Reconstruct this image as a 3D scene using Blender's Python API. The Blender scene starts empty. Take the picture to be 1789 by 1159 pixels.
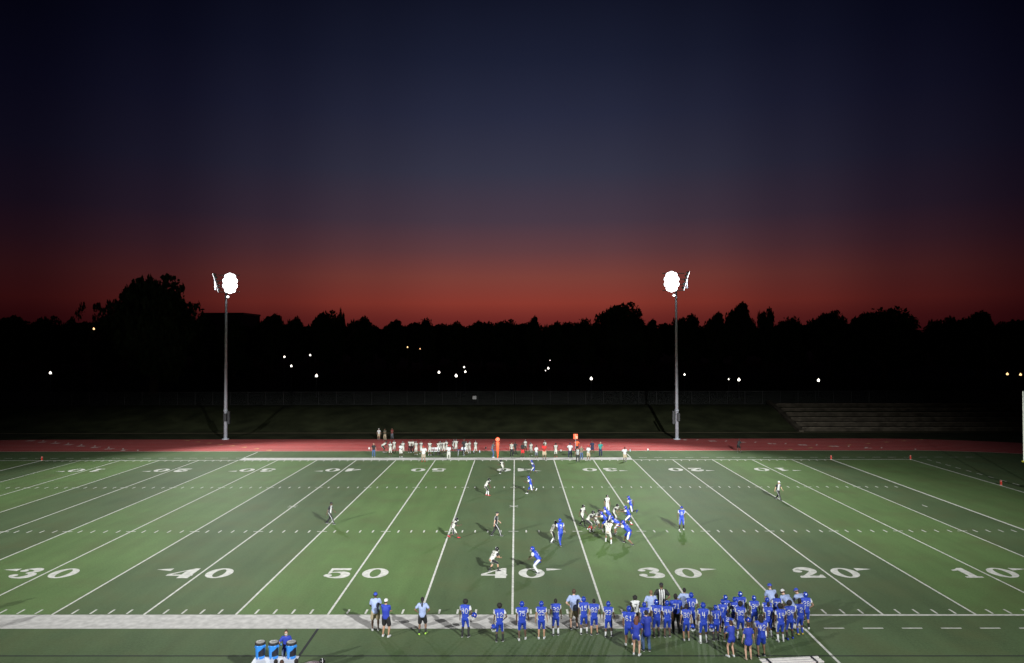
import bpy, bmesh, math, random
from mathutils import Vector, Matrix, noise
from mathutils.bvhtree import BVHTree
from mathutils.geometry import tessellate_polygon
S = bpy.context.scene
R = math.radians
rnd = random.Random(7)

# ------------------------------------------------------------------ camera, sky, exposure, floodlights
cam_d = bpy.data.cameras.new('camera'); cam = bpy.data.objects.new('camera', cam_d)
S.collection.objects.link(cam); S.camera = cam
CX, CY, CZ, F = 9.341, -36.697, 13.371, 1287.6
cam.location = (CX, CY, CZ)
cam.rotation_euler = (R(90)+0.01743, 0.0022, 0.00514)
cam_d.sensor_width = 36; cam_d.lens = F/1789*36
cam_d.clip_start = 0.1; cam_d.clip_end = 5000
S.view_settings.view_transform = 'Standard'; S.view_settings.look = 'None'
S.view_settings.exposure = 0.0; S.view_settings.gamma = 1.0
S.cycles.use_denoising = True
S.cycles.max_bounces = 5; S.cycles.volume_bounces = 0
S.cycles.sample_clamp_indirect = 3.0; S.cycles.sample_clamp_direct = 5.0

W = bpy.data.worlds.new('World'); S.world = W; W.use_nodes = True
nt = W.node_tree; nt.nodes.clear()
def N(tree, kind, **kw):
    n = tree.nodes.new(kind)
    for k, v in kw.items():
        setattr(n, k, v)
    return n
def math_node(tree, op, a, b=None, c=None, clamp=False):
    n = N(tree, 'ShaderNodeMath', operation=op, use_clamp=clamp)
    for i, v in enumerate((a, b, c)):
        if v is None: continue
        if isinstance(v, (int, float)): n.inputs[i].default_value = v
        else: tree.links.new(v, n.inputs[i])
    return n.outputs[0]
def ramp(tree, fac, stops, interp='LINEAR'):
    n = N(tree, 'ShaderNodeValToRGB'); cr = n.color_ramp; cr.interpolation = interp
    while len(cr.elements) < len(stops): cr.elements.new(0.5)
    for e, (p, c) in zip(cr.elements, stops):
        e.position = p; e.color = (*c, 1) if len(c) == 3 else c
    tree.links.new(fac, n.inputs[0]); return n.outputs[0]
def lin(r, g, b):
    f = lambda c: c/12.92 if c <= .04045 else ((c+.055)/1.055)**2.4
    return (f(r/255), f(g/255), f(b/255))
# dusk: a weak clear sky with the sun just under the horizon plus the red afterglow that lies along it
tc = N(nt, 'ShaderNodeTexCoord'); sep = N(nt, 'ShaderNodeSeparateXYZ'); nt.links.new(tc.outputs['Generated'], sep.inputs[0])
el = math_node(nt, 'ARCSINE', sep.outputs[2])
elf = math_node(nt, 'DIVIDE', el, R(45), clamp=True)           # 0 horizon .. 1 at 45 degrees
# position on the scale = degrees / 45
stops = [(0.0, lin(80,26,30)), (2.0/45, lin(112,42,38)), (3.2/45, lin(136,56,46)), (5.2/45, lin(124,64,57)), (7.2/45, lin(97,61,65)), (9.5/45, lin(72,57,70)),
         (13.2/45, lin(53,53,71)), (17.3/45, lin(39,42,63)), (21.3/45, lin(27,31,51)), (26/45, lin(16,19,36)), (1.0, lin(8,10,22))]
sky = ramp(nt, elf, stops)
az = N(nt, 'ShaderNodeMath', operation='ARCTAN2'); nt.links.new(sep.outputs[0], az.inputs[0]); nt.links.new(sep.outputs[1], az.inputs[1])
az2 = math_node(nt, 'DIVIDE', math_node(nt, 'ABSOLUTE', math_node(nt, 'SUBTRACT', az.outputs[0], R(1))), R(180))
fall = ramp(nt, az2, [(0, (1,1,1)), (.03, (.96,.96,.96)), (.07, (.76,.74,.76)), (.11, (.48,.45,.52)), (.15, (.25,.22,.30)), (.195, (.11,.09,.15)), (.5, (.08,.08,.10))], 'EASE')
mul = N(nt, 'ShaderNodeMix', data_type='RGBA', blend_type='MULTIPLY'); mul.inputs[0].default_value = 1
nt.links.new(sky, mul.inputs[6]); nt.links.new(fall, mul.inputs[7])
skt = N(nt, 'ShaderNodeTexSky', sky_type='NISHITA'); skt.sun_disc = False
skt.sun_elevation = R(-6); skt.sun_rotation = R(0); skt.air_density = 1.5; skt.dust_density = 3
add = N(nt, 'ShaderNodeMix', data_type='RGBA', blend_type='ADD'); add.inputs[0].default_value = 0.02
nt.links.new(mul.outputs[2], add.inputs[6]); nt.links.new(skt.outputs[0], add.inputs[7])
bg = N(nt, 'ShaderNodeBackground'); bg.inputs[1].default_value = 1.0; nt.links.new(add.outputs[2], bg.inputs[0])
wo = N(nt, 'ShaderNodeOutputWorld'); nt.links.new(bg.outputs[0], wo.inputs[0])

def spot(name, loc, aim, power, size, blend, rad=0.7, col=(.97,1.0,.97), cut=(.125,.25), near=1.0):
    d = bpy.data.lights.new(name, 'SPOT'); d.energy = power; d.spot_size = R(size); d.spot_blend = blend
    d.shadow_soft_size = rad; d.color = col
    if cut:                                   # stadium optics: hardly any light above the field (an upper cut-off)
        d.use_nodes = True; t = d.node_tree; em = t.nodes['Emission']
        gq = N(t, 'ShaderNodeNewGeometry'); sq = N(t, 'ShaderNodeSeparateXYZ'); t.links.new(gq.outputs['Incoming'], sq.inputs[0])
        mr = N(t, 'ShaderNodeMapRange'); mr.interpolation_type = 'SMOOTHSTEP'; t.links.new(math_node(t, 'ABSOLUTE', sq.outputs[2]), mr.inputs[0])
        mr.inputs[1].default_value = cut[0]; mr.inputs[2].default_value = cut[1]; mr.inputs[3].default_value = .01; mr.inputs[4].default_value = 1
        m2_ = N(t, 'ShaderNodeMapRange'); m2_.interpolation_type = 'SMOOTHSTEP'; t.links.new(math_node(t, 'ABSOLUTE', sq.outputs[2]), m2_.inputs[0])
        m2_.inputs[1].default_value = .30; m2_.inputs[2].default_value = .54; m2_.inputs[3].default_value = 1; m2_.inputs[4].default_value = near
        t.links.new(math_node(t, 'MULTIPLY', mr.outputs[0], m2_.outputs[0]), em.inputs['Strength'])
    o = bpy.data.objects.new(name, d); S.collection.objects.link(o)
    o.location = loc
    o.rotation_euler = (Vector(aim)-Vector(loc)).to_track_quat('-Z', 'Y').to_euler()
    return o
FAR_P, NEAR_P = 40000, 520000
spot('floodlight_lamp', (32, -40, 26), (7, 32, 0), NEAR_P*1.05, 88, .95, rad=.4, near=.18)
spot('floodlight_lamp', (-42, -40, 26), (-2, 34, 0), NEAR_P*.55, 84, .95, rad=.4, near=.18)
spot('floodlight_lamp', (-31.2, 66.6, 22.6), (-12, 32, 0), FAR_P, 105, .55)
spot('floodlight_lamp', (31.2, 65.9, 22.6), (14, 32, 0), FAR_P, 105, .55)

# ------------------------------------------------------------------ helpers
def pix(u, v, z=0.0):
    """point of the photograph (full size pixels) on the plane at height z"""
    x, y = (u-894.5)/F, (v-579.5)/F
    c, s = math.cos(.0022), math.sin(.0022); x, y = c*x-s*y, s*x+c*y
    c, s = math.cos(.01743), math.sin(.01743); Y = c+s*y; Z = s-c*y
    c, s = math.cos(.00514), math.sin(.00514); X, Y = c*x-s*Y, s*x+c*Y
    t = (z-CZ)/Z
    return Vector((CX+X*t, CY+Y*t, z))
def pix_at(u, v, Y0):
    x, y = (u-894.5)/F, (v-579.5)/F
    c, s = math.cos(.0022), math.sin(.0022); x, y = c*x-s*y, s*x+c*y
    c, s = math.cos(.01743), math.sin(.01743); Y = c+s*y; Z = s-c*y
    c, s = math.cos(.00514), math.sin(.00514); X, Y = c*x-s*Y, s*x+c*Y
    t = (Y0-CY)/Y
    return Vector((CX+X*t, Y0, CZ+Z*t))
def tag(o, label=None, cat=None, group=None, kind=None):
    if label: o['label'] = label
    if cat: o['category'] = cat
    if group: o['group'] = group
    if kind: o['kind'] = kind
    return o
def thing(name, loc, label, cat, group=None, rz=0):
    o = bpy.data.objects.new(name, None); S.collection.objects.link(o)
    o.location = loc; o.rotation_euler = (0, 0, rz); o.empty_display_size = .2
    return tag(o, label, cat, group)
def link(name, me, parent=None, loc=None):
    o = bpy.data.objects.new(name, me); S.collection.objects.link(o)
    if parent: o.parent = parent
    if loc is not None: o.location = loc
    return o
class MB:
    def __init__(s): s.v = []; s.f = []; s.m = []; s.sm = []
    def add(s, vs, fs, mi=0, smooth=False):
        b = len(s.v); s.v += [tuple(p) for p in vs]
        for f in fs: s.f.append(tuple(i+b for i in f)); s.m.append(mi); s.sm.append(smooth)
    def box(s, x0, x1, y0, y1, z0, z1, mi=0, M=None):
        vs = [Vector(p) for p in ((x0,y0,z0),(x1,y0,z0),(x1,y1,z0),(x0,y1,z0),(x0,y0,z1),(x1,y0,z1),(x1,y1,z1),(x0,y1,z1))]
        if M: vs = [M @ p for p in vs]
        s.add(vs, [(0,3,2,1),(4,5,6,7),(0,1,5,4),(1,2,6,5),(2,3,7,6),(3,0,4,7)], mi)
    def loft(s, pts, rads, xref=(1,0,0), n=12, mi=0, round_ends=True, M=None):
        pts = [Vector(p) for p in pts]; rads = [(r, r) if isinstance(r, (int, float)) else r for r in rads]
        xref = Vector(xref)
        if round_ends:
            t0 = (pts[0]-pts[1]).normalized(); t1 = (pts[-1]-pts[-2]).normalized()
            ra, rb = min(rads[0]), min(rads[-1])
            P = [pts[0]+t0*ra*.88, pts[0]+t0*ra*.5] + pts + [pts[-1]+t1*rb*.5, pts[-1]+t1*rb*.88]
            sc = lambda r, k: (r[0]*k, r[1]*k)
            Q = [sc(rads[0], .42), sc(rads[0], .85)] + rads + [sc(rads[-1], .85), sc(rads[-1], .42)]
            tip = (pts[0]+t0*ra, pts[-1]+t1*rb)
        else: P, Q, tip = pts, rads, (pts[0], pts[-1])
        vs = []; k = len(P)
        for i in range(k):
            t = (P[min(i+1, k-1)]-P[max(i-1, 0)]).normalized()
            x = xref-xref.dot(t)*t
            if x.length < 1e-3: x = Vector((0,1,0))-Vector((0,1,0)).dot(t)*t
            x.normalize(); y = t.cross(x)
            for j in range(n):
                a = 2*math.pi*j/n
                vs.append(P[i]+x*math.cos(a)*Q[i][0]+y*math.sin(a)*Q[i][1])
        fs = [(i*n+j, i*n+(j+1)%n, (i+1)*n+(j+1)%n, (i+1)*n+j) for i in range(k-1) for j in range(n)]
        vs += list(tip); a, b = k*n, k*n+1
        fs += [(a, (j+1)%n, j) for j in range(n)] + [(b, (k-1)*n+j, (k-1)*n+(j+1)%n) for j in range(n)]
        if M: vs = [M @ p for p in vs]
        s.add(vs, fs, mi, True)
    def ball(s, c, r, mi=0, n=12, M=None, keep=None):
        r = (r, r, r) if isinstance(r, (int, float)) else r
        vs, fs = [], []; h = n//2+1
        for i in range(h+1):
            th = math.pi*i/h
            for j in range(n):
                a = 2*math.pi*j/n
                vs.append(Vector((math.sin(th)*math.cos(a), math.sin(th)*math.sin(a), math.cos(th))))
        for i in range(h):
            for j in range(n):
                q = (i*n+j, (i+1)*n+j, (i+1)*n+(j+1)%n, i*n+(j+1)%n)
                if keep and not keep(sum((vs[k] for k in q), Vector())/4): continue
                fs.append(q)
        c = Vector(c); vs = [Vector((p.x*r[0], p.y*r[1], p.z*r[2])) for p in vs]
        vs = [(M @ p if M else p)+c for p in vs]
        s.add(vs, fs, mi, True)
    def mesh(s, name, mats):
        me = bpy.data.meshes.new(name); me.from_pydata(s.v, [], s.f)
        for m in mats: me.materials.append(m)
        me.polygons.foreach_set('material_index', s.m); me.polygons.foreach_set('use_smooth', s.sm)
        me.validate(); me.update(); return me
    def build(s, name, mats, parent=None, loc=None):
        if not isinstance(mats, (list, tuple)): mats = [mats]
        return link(name, s.mesh(name, mats), parent, loc)

def mat(name, col, rough=.8, metal=0, emis=None, es=0, noise_amt=0, nscale=8, bump=0, spec=.5):
    m = bpy.data.materials.new(name); m.use_nodes = True; t = m.node_tree; b = t.nodes['Principled BSDF']
    b.inputs['Base Color'].default_value = (*col, 1); b.inputs['Roughness'].default_value = rough
    b.inputs['Metallic'].default_value = metal; b.inputs['Specular IOR Level'].default_value = spec
    if emis: b.inputs['Emission Color'].default_value = (*emis, 1); b.inputs['Emission Strength'].default_value = es
    if noise_amt or bump:
        c = N(t, 'ShaderNodeTexCoord'); nz = N(t, 'ShaderNodeTexNoise'); nz.inputs['Scale'].default_value = nscale; nz.inputs['Detail'].default_value = 4
        t.links.new(c.outputs['Object'], nz.inputs['Vector'])
        if noise_amt:
            lo = tuple(x*(1-noise_amt) for x in col); hi = tuple(min(1, x*(1+noise_amt)) for x in col)
            t.links.new(ramp(t, nz.outputs[0], [(.3, lo), (.7, hi)]), b.inputs['Base Color'])
        if bump:
            bp = N(t, 'ShaderNodeBump'); bp.inputs['Strength'].default_value = bump; bp.inputs['Distance'].default_value = .02
            t.links.new(nz.outputs[0], bp.inputs['Height']); t.links.new(bp.outputs[0], b.inputs['Normal'])
    return m
YD = .9144; FW = 160/3*YD

# ------------------------------------------------------------------ setting: ground, turf, track, markings
def turf_material():
    m = bpy.data.materials.new('turf'); m.use_nodes = True; t = m.node_tree; b = t.nodes['Principled BSDF']
    geo = N(t, 'ShaderNodeNewGeometry'); sp = N(t, 'ShaderNodeSeparateXYZ'); t.links.new(geo.outputs['Position'], sp.inputs[0])
    # ten yard bands of lighter and darker fibre, laid in rolls
    w = N(t, 'ShaderNodeMath', operation='PINGPONG'); 
    t.links.new(math_node(t, 'ADD', sp.outputs[0], 5*YD+200*YD), w.inputs[0]); w.inputs[1].default_value = 10*YD
    # pingpong gives 0..10yd..0 : use modulo instead
    md = math_node(t, 'MODULO', math_node(t, 'ADD', sp.outputs[0], 205*YD), 20*YD)
    band = math_node(t, 'GREATER_THAN', md, 10*YD)      # 0 = light (|X|<5), 1 = dark
    inside = math_node(t, 'MULTIPLY', math_node(t, 'GREATER_THAN', sp.outputs[1], 0.0), math_node(t, 'LESS_THAN', sp.outputs[1], FW))
    inside = math_node(t, 'MULTIPLY', inside, math_node(t, 'LESS_THAN', math_node(t, 'ABSOLUTE', sp.outputs[0]), 50*YD))
    endz = math_node(t, 'GREATER_THAN', math_node(t, 'ABSOLUTE', sp.outputs[0]), 50*YD)
    endz = math_node(t, 'MULTIPLY', endz, math_node(t, 'LESS_THAN', math_node(t, 'ABSOLUTE', sp.outputs[0]), 60*YD))
    endz = math_node(t, 'MULTIPLY', endz, math_node(t, 'MULTIPLY', math_node(t, 'GREATER_THAN', sp.outputs[1], 0.0), math_node(t, 'LESS_THAN', sp.outputs[1], FW)))
    light = math_node(t, 'MULTIPLY', inside, math_node(t, 'SUBTRACT', 1.0, band))
    light = math_node(t, 'ADD', light, math_node(t, 'MULTIPLY', endz, .8), clamp=True)
    def nz(scale, detail=3, vec=None, rough=.55):
        n = N(t, 'ShaderNodeTexNoise'); n.inputs['Scale'].default_value = scale; n.inputs['Detail'].default_value = detail; n.inputs['Roughness'].default_value = rough
        t.links.new(vec or geo.outputs['Position'], n.inputs['Vector']); return n.outputs[0]
    mp = N(t, 'ShaderNodeMapping'); mp.inputs['Scale'].default_value = (1.0, .12, 1); mp.inputs['Rotation'].default_value = (0, 0, R(24)); t.links.new(geo.outputs['Position'], mp.inputs[0])
    big = nz(.16, 3); streak = nz(.9, 4, mp.outputs[0]); fine = nz(9, 5); vf = nz(55, 2)
    mixc = N(t, 'ShaderNodeMix', data_type='RGBA'); t.links.new(light, mixc.inputs[0])
    mixc.inputs[6].default_value = (*TURF_D, 1); mixc.inputs[7].default_value = (*TURF_L, 1)
    v = math_node(t, 'ADD', math_node(t, 'MULTIPLY', big, .5), math_node(t, 'MULTIPLY', streak, .5))
    v = math_node(t, 'ADD', v, math_node(t, 'MULTIPLY', fine, .7)); v = math_node(t, 'ADD', v, math_node(t, 'MULTIPLY', vf, .8))
    v = math_node(t, 'ADD', v, -.23)   # mean 1.02
    mu = N(t, 'ShaderNodeMix', data_type='RGBA', blend_type='MULTIPLY'); mu.inputs[0].default_value = 1
    cv = N(t, 'ShaderNodeCombineColor'); 
    for i in range(3): t.links.new(v, cv.inputs[i])
    t.links.new(mixc.outputs[2], mu.inputs[6]); t.links.new(cv.outputs[0], mu.inputs[7])
    # patches where the fibre has weathered towards olive
    ol = N(t, 'ShaderNodeMix', data_type='RGBA'); t.links.new(ramp(t, nz(.35, 4), [(.45, (0,0,0)), (.75, (.5,.5,.5))]), ol.inputs[0])
    t.links.new(mu.outputs[2], ol.inputs[6]); ol.inputs[7].default_value = (TURF_D[0]*1.3, TURF_D[1]*.95, TURF_D[2]*.9, 1)
    t.links.new(ol.outputs[2], b.inputs['Base Color'])
    b.inputs['Roughness'].default_value = .72; b.inputs['Specular IOR Level'].default_value = .16
    bp = N(t, 'ShaderNodeBump'); bp.inputs['Strength'].default_value = .35; bp.inputs['Distance'].default_value = .02
    t.links.new(vf, bp.inputs['Height']); t.links.new(bp.outputs[0], b.inputs['Normal'])
    return m
TURF_L = (.095, .156, .054); TURF_D = (.073, .110, .050)
M_turf = turf_material()
M_white = mat('line_paint', (.54,.53,.50), .85, noise_amt=.22, nscale=4, bump=.3)
M_band = mat('white_turf', (.46,.44,.43), .85, noise_amt=.20, nscale=3, bump=.3)
M_track = mat('track_rubber', (.36,.038,.036), .75, noise_amt=.12, nscale=.8, bump=.2)
M_blackline = mat('black_turf_line', (.008,.009,.012), .8)
M_ground = mat('rough_grass', (.026,.030,.014), .95, noise_amt=.45, nscale=.35, bump=.5, spec=.1)
M_tan = mat('dry_earth', (.13,.11,.07), .95, noise_amt=.3, nscale=.6, spec=.1)

HC, RI, RO, YC = 57.0, 31.7, 43.3, FW/2
def terrain(x, y):
    # level inside the stadium, a bank beyond the far straight, then park land that climbs gently
    dx = max(0, abs(x)-HC); r = math.hypot(dx, max(0, y-YC)) if y > YC else 0
    edge = y if abs(x) < HC else YC + r
    if y <= YC: return -.03
    d = y
    h = -.03
    if d > 76: 
        t = min(1, (d-76)/12.5); h += 3.0*(t*t*(3-2*t)*.35+t*.65)
    if d > 93: h += (d-93)*.030
    if d > 330: h -= (d-330)*.030
    return h
def ground():
    xs = [-1500,-700,-400,-300,-220]+[i*8 for i in range(-22,26)]+[230,300,400,700,1500]
    ys = [-400,-150,-60,-20,20,60,70,75,76]+[76+i*1.25 for i in range(1,11)]+[90,92,93,98]+[105+i*15 for i in range(0,20)]+[450,700,1200,2500]
    m = MB(); nx = len(xs)
    vs = [(x, y, terrain(x, y)+(noise.noise(Vector((x*.05, y*.05, 0)))*.25 if y > 95 else 0)) for y in ys for x in xs]
    m.add(vs, [(j*nx+i, j*nx+i+1, (j+1)*nx+i+1, (j+1)*nx+i) for j in range(len(ys)-1) for i in range(nx-1)], 0, True)
    return tag(m.build('ground', M_ground), kind='structure')
ground()
def oval(y_in, n=40):
    pts = []
    for s in (1, -1):
        for i in range(n+1):
            a = -math.pi/2+math.pi*i/n
            pts.append((s*HC+s*math.cos(a)*y_in, YC+s*math.sin(a)*y_in))
    return pts
def ring(m, r0, r1, z, mi=0):
    a, b = oval(r0), oval(r1); n = len(a)
    m.add([(x, y, z) for x, y in a]+[(x, y, z) for x, y in b], [(i, n+i, n+(i+1)%n, (i+1)%n) for i in range(n)], mi)
m = MB(); ring(m, RI, RO, .0); tag(m.build('running_track', M_track), kind='structure')
m = MB(); pts = oval(RI); m.add([(x, y, 0) for x, y in pts], [tuple(range(len(pts)))]); tag(m.build('field', M_turf), kind='structure')
m = MB(); ring(m, RI-.16, RI+.02, .006)
tag(m.build('track_edge', mat('track_kerb', (.45,.33,.28), .8)), kind='structure')
m = MB()
for k in range(0, 9): 
    r = RI+.25+k*1.36; ring(m, r-.045, r+.045, .005)
tag(m.build('lane_lines', mat('lane_paint', (.62,.40,.38), .8)), kind='structure')
m = MB(); m.add([(-140, 74.6, .0), (140, 74.6, .0), (140, 75.5, .0), (-140, 75.5, .0)], [(0,1,2,3)])
tag(m.build('path', M_tan), kind='structure')

# field lines
L = MB()
def rect(m, x0, x1, y0, y1, z=.004, mi=0): m.add([(x0,y0,z),(x1,y0,z),(x1,y1,z),(x0,y1,z)], [(0,1,2,3)], mi)
lw = .056
for i in range(-10, 11):
    x = i*5*YD; w = lw if abs(i) < 10 else .10
    rect(L, x-w, x+w, 0.02, FW-.02)
for s in (1, -1):
    rect(L, s*60*YD-.08, s*60*YD+.08, 0, FW)
for i in range(-49, 50):
    x = i*YD
    if i % 5:
        rect(L, x-.05, x+.05, .12, .72); rect(L, x-.05, x+.05, FW-.72, FW-.12)
        for yh in (FW/3-.3, FW*2/3-.3):
            rect(L, x-.05, x+.05, yh, yh+.6)
    else:
        for yh in (FW/3, FW*2/3): rect(L, x-.35, x-lw-.001, yh-.05, yh+.05); rect(L, x+lw+.001, x+.35, yh-.05, yh+.05)
c1 = 25*YD
for s in (0, 1):
    y0, y1 = (-1.80, .02) if s == 0 else (FW-.02, FW+1.80)
    for a, b in ((-60*YD, -c1), (c1, 60*YD)):
        yy = (-.16, .02) if s == 0 else (FW-.02, FW+.16)
        rect(L, a, b, yy[0], yy[1])
    for x in (-c1, c1):                      # ends of the team box, running out from the wide band
        a, b = (-9.0, -1.8) if s == 0 else (FW+1.8, FW+6.5)
        rect(L, x-.06, x+.06, a, b)
    for k in range(-34, 35):                 # dashed restraining line
        x = k*1.83
        if abs(x) > c1+.3:
            yy = -1.75 if s == 0 else FW+1.7
            rect(L, x, x+.95, yy-.05, yy+.05)
for s in (1, -1):
    for k in range(0, 27):
        y = .3+k*1.83; x = s*(60*YD+1.9); rect(L, x-.05, x+.05, y, y+.95)
for s in (1, -1):                            # the small crosses on the forty yard lines, mid field
    x, y = s*10*YD, FW/2
    for q in (1, -1):
        L.add([(x-.35, y+q*.28-.05, .008), (x-.35, y+q*.28+.05, .008), (x+.35, y-q*.28+.05, .008), (x+.35, y-q*.28-.05, .008)], [(0,3,2,1)] if q > 0 else [(0,3,2,1)])
    x = s*47*YD; rect(L, x-.05, x+.05, FW/2-.4, FW/2+.4)
tag(L.build('field_lines', M_white), kind='structure')
Bm = MB()
rect(Bm, -c1, c1, -1.80, -.0, .006); rect(Bm, -c1, c1, FW, FW+1.80, .006)
tag(Bm.build('sideline_band', M_band), kind='structure')
K = MB(); rect(K, -70, 70, -4.88, -4.78, .004); rect(K, -.06, .06, -12, -1.81, .008)
for x in (-30*YD*0-110*YD/2*0,): pass
tag(K.build('black_lines', M_blackline), kind='structure')

# yard numbers: drawn outlines in a unit box (x 0..1, y 0..1)
def arc(cx, cy, rx, ry, a0, a1, n=14): return [(cx+rx*math.cos(R(a0+(a1-a0)*i/n)), cy+ry*math.sin(R(a0+(a1-a0)*i/n))) for i in range(n+1)]
DIG = {
 '0': [arc(.5,.5,.5,.5,0,360,36)[:-1], arc(.5,.5,.20,.40,0,360,36)[:-1]],
 '1': [[(.18,0),(.86,0),(.86,.12),(.70,.14),(.70,1),(.52,1),(.30,.84),(.14,.80),(.14,.70),(.38,.74),(.38,.14),(.18,.12)]],
 '2': [arc(.27,.70,.16,.17,200,-20,8)+[(.43,.60),(.40,.56)]+[(.42,.92)][:0]+[]],
 '4': [[(.56,0),(1.0,0),(1.0,0)][:0]+[(.54,0),(.96,0),(.96,.24),(1.0,.24),(1.0,.36),(.96,.36),(.96,1.0),(.78,1.0),(0,.40),(0,.24),(.54,.24)], [(.54,.36),(.16,.36),(.54,.74)]],
}
# 2, 3 and 5 are strokes of changing width with a round terminal
def stroke(pts, ws):
    l, r = [], []
    for i, p in enumerate(pts):
        a = Vector(pts[max(i-1,0)]); b = Vector(pts[min(i+1,len(pts)-1)]); t = (b-a).normalized(); n = Vector((-t.y, t.x))
        q = Vector(p); l.append(tuple(q+n*ws[i]/2)); r.append(tuple(q-n*ws[i]/2))
    return l+r[::-1]
def digit_faces(ch):
    if ch == '2':
        return [[arc(.19,.66,.17,.13,0,360,14)[:-1]], [stroke(arc(.42,.70,.36,.24,165,-40,16)+[(.50,.36),(.30,.20),(.12,.08)], [.08]*3+[.12,.18,.24,.28,.32,.34,.35,.35,.34,.33,.30,.28,.26,.25]+[.20,.14,.10])],
                [[(.03,0),(.97,0),(.97,.30),(.88,.30),(.80,.20),(.10,.20),(.03,.10)]]]
    if ch == '3':
        return [[arc(.20,.76,.15,.11,0,360,14)[:-1]], [arc(.17,.27,.16,.13,0,360,14)[:-1]],
                [stroke(arc(.42,.76,.32,.19,150,-80,16), [.08]*3+[.12,.16,.22,.26,.30,.32,.32,.30,.26,.22,.18,.14,.10,.08])],
                [stroke(arc(.44,.29,.37,.24,88,-155,18), [.10,.12,.15,.20,.26,.32,.35,.36,.36,.34,.30,.24,.18,.14,.11,.10,.09,.08,.08])]]
    if ch == '5':
        return [[arc(.17,.26,.16,.13,0,360,14)[:-1]], [[(.12,.42),(.22,.46),(.24,.80),(.90,.80),(.90,1.0),(.12,1.0)]],
                [stroke([(.15,.47),(.28,.57)]+arc(.46,.32,.36,.27,90,-150,18), [.05,.07]+[.10,.14,.20,.26,.30,.34,.36,.36,.36,.34,.30,.24,.18,.14,.11,.10,.09,.08,.08])]]
    return [DIG[ch]]
NUM = MB()
def put(polys, fx, z):
    for k, loops in enumerate(polys):
        vl = [[Vector((x, y, 0)) for x, y in lp] for lp in loops]
        flat = [v for lp in vl for v in lp]
        tris = tessellate_polygon(vl)
        vs = [fx(v.x, v.y)+(z+.001*k,) for v in flat]
        out = []
        for a, b, c in tris:
            A, B_, C = vs[a], vs[b], vs[c]
            cr = (B_[0]-A[0])*(C[1]-A[1])-(B_[1]-A[1])*(C[0]-A[0])
            out.append((a, b, c) if cr > 0 else (a, c, b))
        NUM.add(vs, out)
DW, DH = 1.52, 1.84
for i in range(-4, 5):
    n = str(50-abs(i)*10); x = i*10*YD
    for far in (0, 1):
        for j, ch in enumerate(n):
            w = DW if ch != '1' else DW*.95
            off = -.33-w if j == 0 else .33
            def fx(a, b, off=off, w=w, x=x, far=far):
                X, Y = off+a*w, 5.72+b*DH
                return (x+X, Y) if not far else (x-X, FW-Y)
            put(digit_faces(ch), fx, .006)
        if i:
            s = 1 if i > 0 else -1
            ya = 5.72+DH-.02
            if far: ya = FW-ya; q = -1
            else: q = 1
            xs = x+s*1.98
            vs = [(xs, ya, .006), (xs, ya-q*.48, .006), (xs+s*.95, ya-q*.20, .006)]
            NUM.add(vs, [(0,1,2)] if s*q > 0 else [(0,2,1)])
tag(NUM.build('yard_numbers', M_white), kind='structure')
# lane numerals and stagger marks on the far straight of the track
T = MB()
SEG = {'0':"11111,11011,11011,11011,11011,11011,11111",'1':"00110,01110,00110,00110,00110,00110,01111",'2':"11111,11011,00011,00110,01100,11011,11111",
 '3':"11111,11011,00011,01111,00011,11011,11111",'4':"11011,11011,11011,11111,00011,00011,00011",'5':"11111,11000,11111,11011,00011,11011,11111",
 '6':"11111,11011,11000,11111,11011,11011,11111",'7':"11111,11011,00011,00110,00110,01100,01100",'8':"11111,11011,11011,01110,11011,11011,11111",
 '9':"11111,11011,11011,11111,00011,11011,11111"}
THIN = {'0':"01110,10001,10001,10001,10001,10001,01110",'1':"00100,01100,00100,00100,00100,00100,01110",'2':"01110,10001,00001,00110,01000,10000,11111",
 '3':"11110,00001,00001,01110,00001,00001,11110",'4':"10010,10010,10010,11111,00010,00010,00010",'5':"11111,10000,11110,00001,00001,10001,01110",
 '6':"01110,10000,10000,11110,10001,10001,01110",'7':"11111,00001,00010,00010,00100,00100,00100",'8':"01110,10001,10001,01110,10001,10001,01110",
 '9':"01110,10001,10001,01111,00001,00001,01110"}
def track_digit(ch, x, y, w, h):
    for r_, row in enumerate(SEG[ch].split(',')):
        for c_, b_ in enumerate(row):
            if b_ == '1':
                x0 = x-w/2+c_*w/5; y1 = y-h/2+r_*h/7     # read by runners coming the other way
                rect(T, x+w/2-(c_+1)*w/5, x+w/2-c_*w/5, y1, y1+h/7, .007)
for k in range(8):
    r = RI+.25+k*1.36+.68; y = YC+r
    track_digit(str(k+1), -40.5-k*2.6, y, 1.0, .9)
    T.add([(-38.6-k*2.6, y-.5, .007), (-38.4-k*2.6, y-.5, .007), (-38.9-k*2.6, y+.5, .007), (-39.1-k*2.6, y+.5, .007)], [(0,1,2,3)])
    track_digit(str(8-k), 58.0-k*3.6 if k < 7 else 33, YC+RI+.25+(7-k)*1.36+.68 if False else y, 1.0, .9) if k else None
    T.add([(59.5-k*3.6, y-.5, .007), (59.7-k*3.6, y-.5, .007), (60.2-k*3.6, y+.5, .007), (60.0-k*3.6, y+.5, .007)], [(0,1,2,3)])
tag(T.build('track_numbers', mat('track_white', (.60,.48,.46), .8)), kind='structure')
Ty = MB()
for k in range(8):
    y = YC+RI+.25+k*1.36+.68
    for x0, st in ((-22, -2.1), (44, 3.1)):
        x = x0+k*st; Ty.add([(x-.45, y-.18, .007), (x+.3, y-.25, .007), (x+.3, y+.25, .007)], [(0,1,2)])
tag(Ty.build('exchange_marks', mat('track_yellow', (.62,.42,.14), .8)), kind='structure')

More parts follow.
